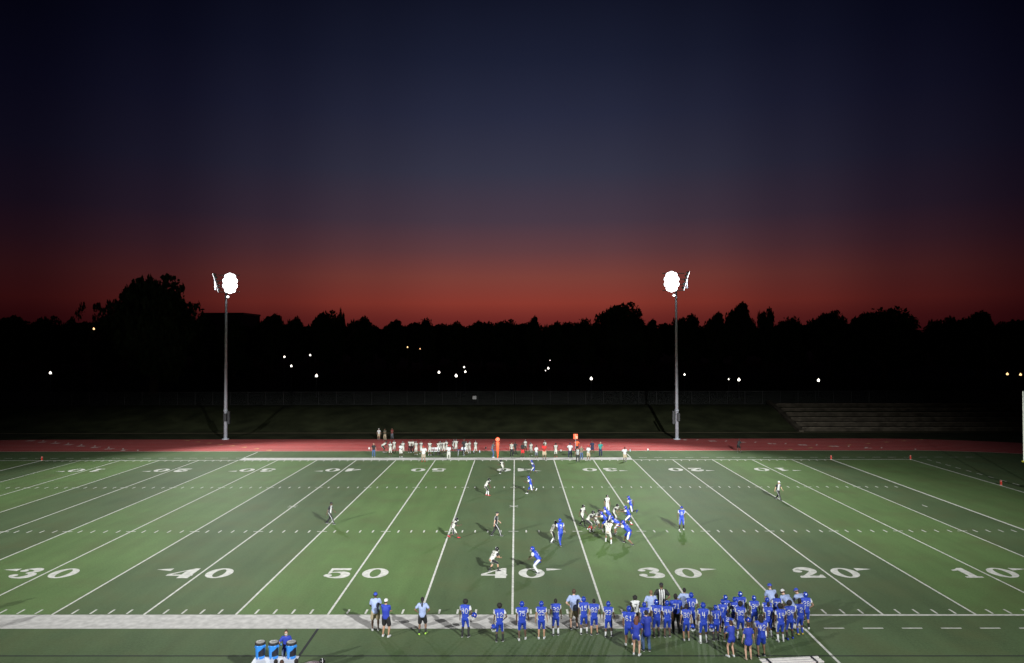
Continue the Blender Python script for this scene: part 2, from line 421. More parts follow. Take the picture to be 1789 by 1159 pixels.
# ------------------------------------------------------------------ floodlight towers, trees, lamps, fence, terraces, goal
M_galv = mat('galvanised_steel', (.42,.44,.50), .5, metal=.15, noise_amt=.12, nscale=3)
M_dark = mat('dark_metal', (.04,.04,.045), .5, metal=.4)
M_lampglow = mat('lamp_glow', (1,1,1), .3, emis=(.95,.98,1.0), es=30)
M_lampdim = mat('lamp_side_glow', (1,1,1), .3, emis=(.95,.98,1.0), es=10)
def tower(base, side, label):
    t = thing('floodlight_tower', base, label, 'floodlight', 'floodlight towers beyond the track')
    m = MB(); m.loft([(0,0,0),(0,0,6),(0,0,14),(0,0,22.6)], [.25,.22,.18,.13], n=16, round_ends=False)
    m.loft([(0,0,3.9),(0,0,4.2)], [.28,.28], n=16, round_ends=False); m.loft([(0,0,.0),(0,0,.12)], [.5,.5], n=16, round_ends=False)
    m.build('pole', M_galv, t)
    m = MB()
    for (x, y, w, z0, z1) in ((-.5*side, -.1, .30, 2.2, 4.0), (.12, -.42, .36, 2.6, 3.7)):
        m.box(x-w/2, x+w/2, y-.2, y+.2, z0, z1)
    m.build('control_cabinet', M_dark, t)
    m = MB()
    for z in (20.9, 21.7, 22.5, 23.3):
        m.box(-1.2, 1.9, -.07, .07, z-.05, z+.05, M=None) if side < 0 else m.box(-1.9, 1.2, -.07, .07, z-.05, z+.05)
    m.box(-side*.7-.05, -side*.7+.05, -.07, .07, 20.8, 23.4)
    m.box(side*1.6-.05, side*1.6+.05, -.3, .3, 21.2, 23.2)
    m.build('cross_arms', M_galv, t)
    # main bank of lamps turned towards the field and the grandstand
    aim = Vector((-side*.08, -1, -.22)).normalized()
    def lamp(c, d, r, gm):
        q = d.to_track_quat('Z', 'Y').to_matrix().to_4x4(); M = Matrix.Translation(c) @ q
        h = MB(); h.loft([(0,0,-.42),(0,0,-.32),(0,0,-.12),(0,0,.0)], [r*.35,r*.55,r*.92,r*1.04], n=14, round_ends=False, M=M)
        lp = h.build('lamp_head', M_galv, t)
        g = MB(); g.loft([(0,0,.005),(0,0,.03),(0,0,.05)], [r*.98,r*.9,r*.3], n=14, round_ends=False, M=M)
        g.build('lamp_lens', gm, lp)
    for i, z in enumerate((21.05, 21.75, 22.45, 23.15)):  # lenses enlarged and packed into an oval whose shape stands in for glare
        for k in range(3):
            x = -side*.7+(k-1)*.64
            if i in (0, 3) and k != 1: x += -.26*(k-1)
            lamp(Vector((x, -.42-.05*(k == 1), z+(.14 if i == 0 else -.14)*(i in (0, 3) and k != 1))), aim, .43, M_lampglow)
    lamp(Vector((-side*.35, -.3, 20.2)), Vector((-side*.3,-1,-.7)).normalized(), .17, M_lampglow)
    # second bank turned sideways to the end zone, seen edge on
    d2 = Vector((side*.93, -.18, -.32)).normalized()
    for i, z in enumerate((21.2, 21.75, 22.3, 22.85, 23.3)):
        lamp(Vector((side*(1.15+i*.16), -.15, z)), d2, .27, M_lampdim)
    return t
tower((-31.8, 67.74, 0), -1, 'lit floodlight tower left of the field between track and bank')
tower((31.9, 66.98, 0), 1, 'lit floodlight tower right of the field between track and bank')

# trees
M_leaf = mat('foliage', (.035,.055,.025), .9, noise_amt=.5, nscale=.5, spec=.1)
M_bark = mat('bark', (.06,.045,.035), .95, noise_amt=.3, nscale=2)
def crown_mesh(seed, n_clump, n_leaf, sparse=0, leaf=.05, shape='round'):
    """foliage in a unit crown: x,y -1..1, z 0..1"""
    r = random.Random(seed); m = MB(); clumps = []
    for i in range(n_clump):
        a = r.uniform(0, 2*math.pi); z = r.random()
        if shape == 'round': prof = math.sqrt(max(0.02, 1-(2*z-1)**2*.92))*(1-.15*z)
        elif shape == 'broad': prof = math.sqrt(max(0.02, 1-abs(2*z*.9-.75)**2.6*.62))
        else: prof = .25+.75*math.sin(math.pi*min(1, z*.85+.1))
        q = (prof*.80)*(r.random()**.5) if not sparse else prof*.9*(r.random()**.35)
        clumps.append((Vector((math.cos(a)*q, math.sin(a)*q, .08+z*.84)), r.uniform(.19,.32)*(.6 if sparse else 1)))
    for i in range(n_leaf):
        c, cr = clumps[r.randrange(n_clump)]
        d = Vector((r.gauss(0,1), r.gauss(0,1), r.gauss(0,1))).normalized()*cr*(r.random()**.4)
        d.z *= .62; p = c+d
        t1 = Vector((r.gauss(0,1), r.gauss(0,1), r.gauss(0,.7))).normalized(); t2 = t1.cross(Vector((r.gauss(0,1), r.gauss(0,1), r.gauss(0,1)))).normalized()
        s = leaf*r.uniform(.5,1.3)
        m.add([p-t1*s, p+t2*s*.6, p+t1*s, p-t2*s*.6], [(0,1,2,3)])
    return m.mesh('crown', [M_leaf])
def trunk_mesh(seed, spread=.5):
    r = random.Random(seed); m = MB()
    m.loft([(0,0,-.05),(0.01,0,.18),(-.01,.01,.42),(0,0,.72)], [.045,.032,.024,.010], n=8, round_ends=False)
    for i in range(8):
        a = r.uniform(0, 6.28); z = r.uniform(.2,.5); l = r.uniform(.3,.6)
        m.loft([(0,0,z),(math.cos(a)*l*.5*spread,math.sin(a)*l*.5*spread,z+l*.28),(math.cos(a)*l*spread,math.sin(a)*l*spread,z+l*.62)], [.016,.011,.004], n=6, round_ends=False)
    return m.mesh('trunk', [M_bark])
CROWNS = [crown_mesh(11,46,9000,shape='round'), crown_mesh(12,70,15000,shape='broad'), crown_mesh(13,40,8000,shape='round'), crown_mesh(14,34,7000,shape='tall'), crown_mesh(15,54,9000,shape='broad')]
SPARSE = crown_mesh(16, 26, 1500, sparse=1, leaf=.045, shape='broad')
TRUNKS = [trunk_mesh(1), trunk_mesh(2)]
def tree(u0, u1, vtop, Y, label, kind=0, group=None, vbot=668, sparse=False):
    a, b = pix_at(u0, vtop, Y), pix_at(u1, vtop, Y); x = (a.x+b.x)/2; w = (b.x-a.x)/2; top = a.z
    zb = terrain(x, Y)-.05; h = top-zb
    t = thing('tree', (x, Y, zb), label, 'tree', group)
    tr = link('trunk', TRUNKS[kind % 2], t); tr.scale = (h, h, h*.9)
    cb = h*.16 if not sparse else h*.35
    cm = SPARSE if sparse else CROWNS[kind % 5]
    c = link('crown', cm, t, (0, 0, cb)); zs = [v.co.z for v in cm.vertices]
    k = (h-cb)/max(zs); c.scale = (w/.90, min(w/.98, 9), k); c.rotation_euler = (0, 0, (kind*1.7) % 6.28)
    if abs(c.scale[0]-c.scale[1]) > .1: c.rotation_euler = (0, 0, math.pi*(kind % 2))
    return t
skyline = [ # u0, u1, vtop, Y, crown kind, label
 (-30,62,549,185,0,'dark tree at the left edge of the skyline'),
 (52,116,551,178,1,'low round tree second from the left edge of the skyline'),
 (98,150,557,172,2,'low dark tree below and beside the thin sparse tree on the left'),
 (196,342,478,112,1,'huge dark tree left of the left floodlight tower, tallest on the skyline'),
 (150,232,548,150,3,'smaller tree at the left foot of the huge dark tree'),
 (326,384,547,160,2,'tree between the huge dark tree and the flat roofed block'),
 (376,440,556,150,4,'tree in front of the flat roofed block behind the left floodlight tower'),
 (436,512,546,170,0,'round topped tree just right of the flat roofed block'),
 (496,536,551,176,2,'lower tree following the round one right of the flat roofed block'),
 (540,600,541,168,1,'tree with a raised left shoulder right of the left floodlight tower'),
 (586,606,535,166,3,'narrow upright treetop standing above its neighbours in the left half'),
 (604,660,551,172,2,'tree right of the narrow upright treetop'),
 (660,716,556,180,0,'small rounded tree above the pair of orange lights'),
 (712,770,554,176,4,'wide low tree above the middle cluster of globe lamps'),
 (766,820,560,184,2,'low tree left of the centre of the skyline'),
 (808,856,558,180,0,'rounded low tree at the centre of the skyline'),
 (850,912,557,172,1,'broad low tree left of the knob shaped treetop'),
 (915,948,549,168,0,'knob shaped narrow treetop right of the centre'),
 (944,992,560,170,2,'low tree in the dip right of the knob shaped treetop'),
 (990,1046,554,168,4,'tree leading up to the big dome shaped tree'),
 (1038,1130,527,160,1,'big dome shaped tree left of the right floodlight tower'),
 (1116,1158,555,166,0,'tree right of the big dome shaped tree'),
 (1166,1232,547,170,2,'tree directly behind the right floodlight tower'),
 (1262,1322,524,158,0,'spiky topped tree right of the right floodlight tower'),
 (1226,1276,542,160,0,'tree on the left flank of the spiky topped tree'),
 (1318,1358,535,160,2,'treetop on the right flank of the spiky topped tree'),
 (1346,1410,551,164,4,'low tree before the dip in the right part of the skyline'),
 (1412,1482,541,156,1,'rounded tree left of the widest tree on the right'),
 (1474,1612,534,150,4,'widest tree in the right part of the skyline'),
 (1612,1682,551,156,2,'tree right of the deep notch in the skyline'),
 (1660,1752,540,150,0,'full tree near the right edge of the skyline'),
 (1735,1830,553,150,1,'last tree at the right edge of the skyline')]
for i, (a, b, vt, Y, k, lb) in enumerate(skyline): tree(a, b, vt, Y, lb, k)
tree(126, 186, 527, 140, 'thin sparse tree with gaps left of the huge dark tree', 1, sparse=True)
# the wood that closes the view below the treetops
rr = random.Random(5)
x = -120
back = []
while x < 1950:
    w = rr.uniform(60, 95); back.append((x, x+w, rr.uniform(559, 570), rr.uniform(190, 260), rr.randrange(5))); x += w*.5
for a, b, vt, Y, k in back: tree(a, b, vt, Y, 'dark tree in the closed wood behind the skyline trees', k, 'trees of the dark wood behind the park')
# flat roofed block behind the left tower
M_wall = mat('dark_wall', (.10,.09,.09), .9)
a, b = pix_at(369, 547, 215), pix_at(440, 547, 215)
t = thing('building', ((a.x+b.x)/2, 215, terrain(0,215)-.3), 'flat roofed block above the trees behind the left floodlight tower', 'building')
hh = a.z-terrain(0,215); ww = (b.x-a.x)/2
m = MB(); m.box(-ww, ww, -8, 8, 0, hh-.6); m.build('wall', M_wall, t)
m = MB(); m.box(-ww-.2, ww+.2, -8.2, 8.2, hh-.6, hh); m.build('roof', M_dark, t)
for r_ in range(3):
    for c_ in range(6):
        m = MB(); x0 = -ww+1.0+c_*(2*ww-2)/6; m.box(x0, x0+1.2, -8.06, -8.003, 4+r_*4.5, 6+r_*4.5); m.build('window', M_dark, t)

# park lamps: warm white globes on posts
M_globe = mat('globe_glow', (1,1,1), .4, emis=(1.0,.93,.82), es=3.5)
M_globe2 = mat('orange_glow', (1,.6,.2), .4, emis=(1.0,.62,.28), es=2)
def globe(u, v, Y, rad, label, orange=False, lampz=3.8, group='globe lamps in the dark park'):
    p = pix_at(u, v, Y); zb = min(terrain(p.x, Y)-.1, p.z-2.2)
    t = thing('park_lamp', (p.x, Y, zb), label, 'lamp', group)
    h = p.z-zb
    m = MB(); m.loft([(0,0,0),(0,0,.3),(0,0,.35),(0,0,h-rad)], [.14,.12,.06,.045], n=10, round_ends=False); m.loft([(0,0,h-rad*1.25),(0,0,h-rad*.8)], [.10,.16], n=10, round_ends=False)
    m.build('post', M_dark, t)
    m = MB(); m.ball((0,0,h), (rad, rad, rad*1.15), n=14); m.loft([(0,0,h+rad*1.05),(0,0,h+rad*1.4),(0,0,h+rad*1.7)], [rad*.35,rad*.16,.02], n=8, round_ends=False)
    m.build('globe', M_globe2 if orange else M_globe, t)
lamps = [
 (88,652,104,.30,'white globe lamp alone at the far left under the dark trees'),
 (497,624,118,.24,'upper left lamp of the four right of the left floodlight tower'),
 (542,621,119,.23,'upper right lamp of the four right of the left floodlight tower'),
 (509,640,112,.26,'middle lamp of the four right of the left floodlight tower'),
 (553,657,104,.32,'lowest and largest lamp of the four right of the left floodlight tower'),
 (767,651,108,.30,'left globe lamp of the cluster above the visitors bench'),
 (797,657,104,.33,'lowest and largest globe lamp of the cluster above the visitors bench'),
 (811,642,114,.20,'small top lamp of the cluster above the visitors bench'),
 (813,650,110,.25,'right lamp of the cluster above the visitors bench, under the small top one'),
 (958,644,112,.25,'globe lamp right of the centre with a tiny one beside it'),
 (953,648,116,.12,'tiny lamp touching the globe lamp right of the centre'),
 (961,630,118,.10,'tiny lamp above the globe lamp right of the centre'),
 (1033,662,102,.33,'bright globe lamp below the big dome shaped tree'),
 (1196,655,106,.22,'lamp just right of the right floodlight tower'),
 (1273,663,106,.16,'faint lamp left of the bright globe on the right'),
 (1291,664,102,.33,'bright globe lamp below the spiky topped tree'),
 (1430,665,102,.31,'bright globe lamp alone below the rounded tree on the right')]
for u, v, Y, r_, lb in lamps: globe(u, v, Y, r_*.72, lb)
for u, v, Y, r_, lb in [(712,607,118,.14,'left one of two orange lamps high among the trees'), (734,610,118,.10,'right one of two orange lamps high among the trees'),
  (1760,654,101,.20,'left one of two warm lamps at the far right edge'), (1783,655,101,.20,'right one of two warm lamps at the far right edge'),
  (164,575,136,.22,'warm lamp under the thin sparse tree on the left')]:
    globe(u, v, Y, r_, lb, True, group='warm coloured lamps among the trees')

# chain link fence on top of the bank
def fence_mat():
    m = mat('chain_link', (.05,.055,.055), .7, metal=.2); t = m.node_tree; b = t.nodes['Principled BSDF']
    geo = N(t, 'ShaderNodeNewGeometry'); sp = N(t, 'ShaderNodeSeparateXYZ'); t.links.new(geo.outputs['Position'], sp.inputs[0])
    p1 = math_node(t, 'FRACT', math_node(t, 'MULTIPLY', math_node(t, 'ADD', sp.outputs[0], sp.outputs[2]), 8))
    p2 = math_node(t, 'FRACT', math_node(t, 'MULTIPLY', math_node(t, 'SUBTRACT', sp.outputs[0], sp.outputs[2]), 8))
    al = math_node(t, 'MAXIMUM', math_node(t, 'LESS_THAN', p1, .10), math_node(t, 'LESS_THAN', p2, .10))
    t.links.new(al, b.inputs['Alpha']); return m
M_link = fence_mat(); M_dull = mat('dull_steel', (.045,.045,.045), .7, noise_amt=.4, nscale=.3)
for (xa, xb, lb) in ((-80, 8.9, 'chain link fence on top of the bank, left of the centre'), (9.2, 110, 'chain link fence on top of the bank, right of the centre')):
    t = thing('fence', ((xa+xb)/2, 91, 2.9), lb, 'fence', 'chain link fence runs'); hw = (xb-xa)/2
    m = MB(); m.loft([(-hw,0,2.3),(hw,0,2.3)], [.03,.03], xref=(0,1,0), n=6, round_ends=False); m.loft([(-hw,0,.08),(hw,0,.08)], [.015,.015], xref=(0,1,0), n=5, round_ends=False); m.build('rail', M_dull, t)
    m = MB(); m.add([(-hw,.035,.1),(hw,.035,.1),(hw,.035,2.27),(-hw,.035,2.27)], [(0,1,2,3)]); m.build('mesh_panel', M_link, t)
    k = int(hw*2/3)
    for i in range(k+1):
        m = MB(); x = -hw+i*2*hw/k; m.loft([(x,0,-.3),(x,0,2.36)], [.035,.035], n=6); m.build('post', M_dull, t)
t = thing('sign', (pix_at(829,695,90.8).x, 90.8, 0), 'small white sign board on the fence above the orange marker', 'sign')
p = pix_at(829,695,90.8); m = MB(); m.box(-.33,.33,-.02,.02,p.z-.28,p.z+.28); m.build('board', mat('sign_white', (.6,.6,.58), .5), t)
m = MB(); m.box(-.25,-.2,.021,.05,p.z-.35,p.z+.35); m.box(.2,.25,.021,.05,p.z-.35,p.z+.35); m.build('bracket', M_galv, t)

# concrete terraces cut into the bank on the right
M_conc = mat('weathered_concrete', (.050,.042,.032), .95, noise_amt=.45, nscale=.9, bump=.4, spec=.1)
M_conc2 = mat('terrace_edge', (.095,.080,.062), .9, noise_amt=.5, nscale=1.2, spec=.1)
t = thing('terrace_steps', (52.8, 76, 0), 'weathered concrete terrace steps in the bank on the right', 'steps')
m = MB(); e = MB()
for i in range(6):
    y0 = .2+i*2.25; z1 = .55+i*.54
    m.box(.2+i*.0, 60, y0, y0+2.25 if i < 5 else y0+3, -.3, z1, 0)
    e.box(.2, 60, y0-.06, y0+.28, z1+.003, z1+.09)
m.build('steps', M_conc, t); e.build('step_edges', M_conc2, t)
m = MB(); m.add([(-.5,-.4,-.2),(.2,-.4,-.2),(.2,14,3.3),(-.5,14,3.3),(-.5,-.4,.25),(.2,-.4,.25),(.2,14,3.75),(-.5,14,3.75)], [(0,3,2,1),(4,5,6,7),(0,1,5,4),(1,2,6,5),(2,3,7,6),(3,0,4,7)]); m.build('side_wall', M_conc, t)

# goal at the right end
M_goalw = mat('goal_white', (.75,.78,.70), .5); M_goaly = mat('goal_yellow', (.65,.62,.08), .5)
t = thing('goal_post', (53.6, YC, 0), 'football goal at the right end line, only one white upright in view', 'goal')
m = MB(); m.loft([(1.9,0,-.1),(1.9,0,1.6),(1.6,0,2.6),(.8,0,3.02),(0,0,3.05)], [.09]*5, xref=(0,1,0), n=12); m.build('gooseneck', M_goaly, t)
m = MB(); m.loft([(0,-3.6,3.05),(0,3.72,3.05)], [.085,.085], xref=(0,0,1), n=12); m.build('crossbar', M_goaly, t)
for s in (1, -1):
    m = MB(); m.loft([(0,s*3.56,3.05),(0,s*3.56,9.15)], [.05,.05], n=12); m.build('upright', M_goalw, t)

# corner and goal line pylons
M_pylon = mat('pylon_red', (.42,.025,.015), .6)
for (x, y, lb) in ((50*YD, FW+.1, 'red pylon where the right goal line meets the far sideline'), (60*YD, FW+.1, 'red pylon at the far right corner of the field'),
                   (-50*YD, FW+.1, 'red pylon where the left goal line meets the far sideline'), (60*YD+.15, 33.2, 'red pylon on the right end line near the hash marks')):
    t = thing('pylon', (x, y, .006), lb, 'pylon', 'red pylons around the field')
    m = MB(); m.box(-.06,.06,-.06,.06,.03,.46); m.build('body', M_pylon, t)
    m = MB(); m.box(-.075,.075,-.075,.075,0,.03); m.box(-.062,.062,-.062,.062,.38,.41); m.build('base', mat('pylon_base', (.5,.45,.4), .7) if 'pylon_base' not in bpy.data.materials else bpy.data.materials['pylon_base'], t)
#--PART3--

# ------------------------------------------------------------------ people
SKIN = {'d': mat('skin_dark', (.085,.045,.030), .55), 'm': mat('skin_brown', (.17,.09,.055), .55), 'l': mat('skin_light', (.48,.29,.21), .55), 'o': mat('skin_tan', (.34,.19,.12), .55)}
def cloth(name, col, rough=.75): return mat('cloth_'+name, col, rough, noise_amt=.10, nscale=14)
C = {'blue': cloth('royal_blue', (.013,.042,.36), .6), 'white': cloth('white', (.52,.52,.53)), 'cream': cloth('visitor_white', (.46,.45,.41)), 'black': cloth('black', (.012,.012,.014)),
     'ltblue': cloth('pale_blue', (.27,.33,.54)), 'khaki': cloth('khaki', (.38,.31,.21)), 'navy': cloth('navy', (.015,.02,.06)), 'jeans': cloth('denim', (.05,.09,.20)),
     'red': cloth('red', (.50,.02,.02)), 'maroon': cloth('maroon', (.14,.02,.02)), 'teal': cloth('teal', (.02,.24,.22)), 'grey': cloth('grey', (.10,.11,.13)), 'olive': cloth('olive', (.07,.07,.045)),
     'tee': cloth('bright_blue_shirt', (.015,.036,.33), .7), 'orange': mat('orange_vest', (.85,.13,.04), .6), 'brown': cloth('brown', (.10,.06,.04)), 'camo': cloth('camouflage', (.16,.14,.10)),
     'glove': mat('light_blue_glove', (.12,.42,.75), .5), 'redshoe': cloth('red_shoe', (.42,.02,.03)), 'lime': cloth('lime_shoe', (.35,.60,.08)), 'gray_shoe': cloth('grey_shoe', (.35,.35,.34)), 'tan': cloth('tan', (.30,.25,.19)), 'yellow': cloth('yellow_shoe', (.6,.45,.05))}
HELM = {'blue': mat('helmet_blue', (.014,.042,.32), .22), 'black': mat('helmet_black', (.010,.010,.012), .22), 'white': mat('helmet_white', (.7,.7,.7), .3)}
M_mask = mat('face_bar_white', (.65,.65,.66), .4); M_decal = mat('helmet_decal', (.65,.30,.22), .4)
HAIR = {'k': mat('hair_black', (.010,.008,.007), .8, bump=.6, nscale=60), 'b': mat('hair_brown', (.055,.025,.015), .7, bump=.4, nscale=60), 'r': mat('hair_auburn', (.12,.035,.018), .6), 'g': mat('hair_grey', (.25,.23,.21), .7), 'y': mat('hair_light_brown', (.16,.09,.05), .7)}
M_eye = mat('eye', (.02,.015,.01), .3); M_mouth = mat('lips', (.20,.06,.05), .5)
def stripes_mat():
    m = mat('referee_stripes', (.7,.7,.7), .75); t = m.node_tree; b = t.nodes['Principled BSDF']
    c = N(t, 'ShaderNodeTexCoord'); s_ = N(t, 'ShaderNodeSeparateXYZ'); t.links.new(c.outputs['Object'], s_.inputs[0])
    q = math_node(t, 'GREATER_THAN', math_node(t, 'FRACT', math_node(t, 'ADD', math_node(t, 'MULTIPLY', s_.outputs[0], 10), .25)), .5)
    side = math_node(t, 'GREATER_THAN', math_node(t, 'ABSOLUTE', s_.outputs[0]), .175)
    q = math_node(t, 'MAXIMUM', q, side)
    t.links.new(ramp(t, q, [(0, (.7,.7,.7)), (1, (.010,.010,.012))]), b.inputs['Base Color']); return m
M_ref = stripes_mat()

def remesh(mb, voxel, smooth=2):
    me = mb.mesh('tmp', []); o = bpy.data.objects.new('tmp', me); TS.collection.objects.link(o)
    md = o.modifiers.new('r', 'REMESH'); md.mode = 'VOXEL'; md.voxel_size = voxel; md.use_smooth_shade = True
    if smooth:
        sm = o.modifiers.new('s', 'SMOOTH'); sm.iterations = smooth; sm.factor = .5
    with bpy.context.temp_override(scene=TS, view_layer=TVL):
        dg = bpy.context.evaluated_depsgraph_get(); out = bpy.data.meshes.new_from_object(o.evaluated_get(dg))
    bpy.data.objects.remove(o); bpy.data.meshes.remove(me); return out
TS = bpy.data.scenes.new('workshop'); TVL = TS.view_layers[0]

def ik(a, b, l1, l2, pole):
    a, b = Vector(a), Vector(b); d = b-a; L_ = d.length; mx = (l1+l2)*.995
    if L_ > mx: b = a+d*(mx/L_); d = b-a; L_ = mx
    t = d.normalized(); x = (l1*l1-l2*l2+L_*L_)/(2*L_); h = math.sqrt(max(0, l1*l1-x*x))
    p = Vector(pole); p = p-p.dot(t)*t
    p = p.normalized() if p.length > 1e-4 else Vector((0,1,0))
    return a+t*x+p*h, b
# pose: pelvis height, lean forward (deg), side lean, hands (R,L) as (x out, y fwd, z), elbow poles, feet (x out, y fwd, z), head pitch
PO = {
 'stand':  dict(p=.95, lean=3, h=((.30,.06,.86),(.30,.04,.86)), ep=((.6,-1,0),(.6,-1,0)), f=((.13,.02,0),(.13,-.03,0))),
 'stand2': dict(p=.94, lean=2, h=((.33,.10,.90),(.27,.02,.84)), ep=((.8,-1,0),(.4,-1,0)), f=((.17,.08,0),(.14,-.08,0))),
 'hips':   dict(p=.945, lean=2, h=((.19,.03,1.03),(.19,.03,1.03)), ep=((1,-.6,0),(1,-.6,0)), f=((.15,.05,0),(.15,-.04,0))),
 'hipR':   dict(p=.945, lean=2, h=((.19,.03,1.03),(.29,.04,.84)), ep=((1,-.6,0),(.5,-1,0)), f=((.15,.02,0),(.15,-.02,0))),
 'hipL':   dict(p=.945, lean=2, h=((.29,.05,.84),(.19,.03,1.03)), ep=((.5,-1,0),(1,-.6,0)), f=((.14,.06,0),(.15,-.02,0))),
 'cross':  dict(p=.95, lean=-1, h=((-.10,.24,1.20),(-.08,.20,1.15)), ep=((1,.1,-1),(1,.1,-1)), f=((.14,0,0),(.16,.03,0))),
 'front':  dict(p=.94, lean=6, h=((.06,.30,1.10),(.07,.27,1.04)), ep=((1,-.5,-.6),(1,-.5,-.6)), f=((.13,0,0),(.14,.05,0))),
 'walk':   dict(p=.92, lean=8, h=((.27,-.16,.90),(.25,.26,.96)), ep=((.5,-1,0),(.5,-1,0)), f=((.09,.34,0),(.09,-.34,.03))),
 'run':    dict(p=.90, lean=20, h=((.24,-.22,1.02),(.16,.42,1.18)), ep=((.4,-1,.2),(.4,-1,-.3)), f=((.08,.30,0),(.09,-.62,.48))),
 'sprint': dict(p=.88, lean=26, h=((.22,.45,1.12),(.28,-.22,.98)), ep=((.4,-1,-.3),(.4,-1,.3)), f=((.08,-.46,.22),(.09,.34,.0))),
 'crouch': dict(p=.76, lean=42, h=((.20,.42,.80),(.22,.36,.78)), ep=((.8,-1,0),(.8,-1,0)), f=((.24,.16,0),(.22,-.20,0))),
 'block':  dict(p=.80, lean=42, h=((.16,.70,1.16),(.18,.68,1.10)), ep=((1,-.2,-.8),(1,-.2,-.8)), f=((.20,.22,0),(.22,-.46,0))),
 'block2': dict(p=.84, lean=30, h=((.20,.62,1.25),(.14,.60,1.15)), ep=((1,-.2,-.8),(1,-.2,-.8)), f=((.24,-.30,0),(.22,.20,0))),
 'bend':   dict(p=.86, lean=62, h=((.15,.40,.56),(.15,.38,.55)), ep=((1,0,0),(1,0,0)), f=((.17,.06,0),(.17,0,0))),
 'bendhi': dict(p=.90, lean=34, h=((.17,.34,.78),(.17,.32,.78)), ep=((1,-.6,0),(1,-.6,0)), f=((.17,.10,0),(.17,-.05,0))),
 'reach':  dict(p=.93, lean=12, h=((.20,.40,1.50),(.20,.10,1.0)), ep=((1,0,-1),(1,-.5,0)), f=((.14,.05,0),(.14,-.03,0))),
 'talk':   dict(p=.94, lean=4, h=((.22,.34,1.22),(.28,.06,.86)), ep=((.8,-.5,-.8),(.5,-1,0)), f=((.15,.08,0),(.15,-.06,0))),
}
def uniform_spec(kind):
    return {}
def person(u, v, vt, pose, face, lab, skin='d', hair='k', head='short', top=('jersey','blue'), num=None, bottom=('pants','blue'), socks=None, shoes='black', group=None,
           sleeves=None, gloves=None, held=None, tail=False, mask=False, build=1.0, zground=.004, long_sleeve=False, Y=None, skinny=False, vox=None):
    base = pix(u, v, 0) if Y is None else Vector((pix_at(u, v, Y).x, Y, 0))
    base.z = zground
    topz = pix_at(u, vt, base.y).z-zground
    P = PO[pose]; helm = head.startswith('helmet')
    dist = base.y-CY
    # figure height from the photograph, kept within human limits
    st = {'crouch': .80, 'block': .86, 'block2': .92, 'bend': .80, 'bendhi': .90, 'run': .97, 'sprint': .95, 'walk': .985}.get(pose, 1.0)
    H = topz/st - (.03 if helm else (.04 if head == 'afro' else 0)); H = max(1.56, min(1.95, H)); k = H/1.8
    if vox is None: vox = .026 if dist < 70 else .034
    t = thing('person', base, lab, 'person', group, rz=-R(face))
    t.location.z = base.z
    lean = R(P['lean']); hp = Vector((0, -.35*math.sin(lean)*.9, P['p']))
    up = Vector((0, math.sin(lean), math.cos(lean))); fwd = Vector((0, math.cos(lean), -math.sin(lean)))
    waist = hp+up*.14; chest = hp+up*.34+Vector((0,-.01,0)); shl = hp+up*.50; neckb = hp+up*.55
    hup = (up*.45+Vector((0,0,1))*.55).normalized(); hf = Vector((0, hup.z, -hup.y))
    headc = neckb+hup*.17+hf*.03
    X = Vector((1,0,0)); joints = []
    for i, sx in ((0, 1), (1, -1)):
        sh = shl+X*sx*.185*build; hx, hy, hz = P['h'][i]; ep = P['ep'][i]
        el_, wr = ik(sh, (sx*hx, hy, hz), .30, .26, (sx*ep[0], ep[1], ep[2]))
        hipj = hp+X*sx*.095-Vector((0,0,.03)); fx, fy, fz = P['f'][i]
        kn, an = ik(hipj, (sx*fx, fy, fz+.085), .44, .425, (sx*.12, 1, 0))
        joints.append((sx, sh, el_, wr, hipj, kn, an, fz))
    sc = lambda o: Matrix.Scale(k, 4)
    SM = Matrix.Scale(k, 4)
    # --- the body, one surface
    b = MB(); g = build
    b.loft([hp-up*.05, waist, chest, shl, neckb], [(.150*g,.105*g),(.128*g,.095*g),(.155*g,.110*g),(.150*g,.085*g),(.07,.065)], n=14, M=SM)
    b.loft([neckb-up*.04, headc-hup*.05], [.056,.052], n=10, M=SM)
    q = Matrix((X, hf, hup)).transposed().to_3x3(); HM = lambda off: headc+X*off[0]+hf*off[1]+hup*off[2]
    b.ball(SM @ headc, (.076*k,.097*k,.112*k), n=14, M=q)
    b.loft([HM((0,.02,-.05)), HM((0,.055,-.085))], [(.056,.05),(.040,.035)], n=10, M=SM)
    for (sx, sh, el_, wr, hipj, kn, an, fz) in joints:
        b.loft([sh-X*sx*.02, sh.lerp(el_,.35), el_], [.058*g,.050*g,.038*g], n=10, M=SM)
        b.loft([el_, el_.lerp(wr,.35), wr], [.039*g,.038*g,.027], n=10, M=SM)
        d = (wr-el_).normalized(); side = d.cross(Vector((0,1,0))) if abs(d.y) < .8 else X.copy()
        side = Vector((0,1,0))-d*d.y if abs(d.y) < .7 else Vector((0,0,1))-d*d.z
        side.normalize()
        b.loft([wr, wr+d*.05, wr+d*.085], [(.026,.020),(.040,.017),(.038,.015)], xref=side, n=10, M=SM)
        b.loft([hipj, hipj.lerp(kn,.4), kn], [.092*g,.080*g,.055], n=12, M=SM)
        b.loft([kn, kn.lerp(an,.3), kn.lerp(an,.7), an], [.054,.060*g,.045,.037], n=12, M=SM)
        fd = Vector((sx*.18,1,0)).normalized() if fz < .1 else Vector((0, math.cos(fz*2.2), -math.sin(fz*2.2)))
        fu = Vector((0,0,1)) if fz < .1 else Vector((0, math.sin(fz*2.2), math.cos(fz*2.2)))
        b.loft([an-fd*.04-fu*.045, an+fd*.06-fu*.055, an+fd*.13-fu*.062], [(.032,.030),(.038,.026),(.034,.018)], n=10, M=SM)
    me = remesh(b, vox*k); nb = len(me.polygons)
    # fingers, ears, nose, eyes and lips join the same mesh
    fx_ = MB()
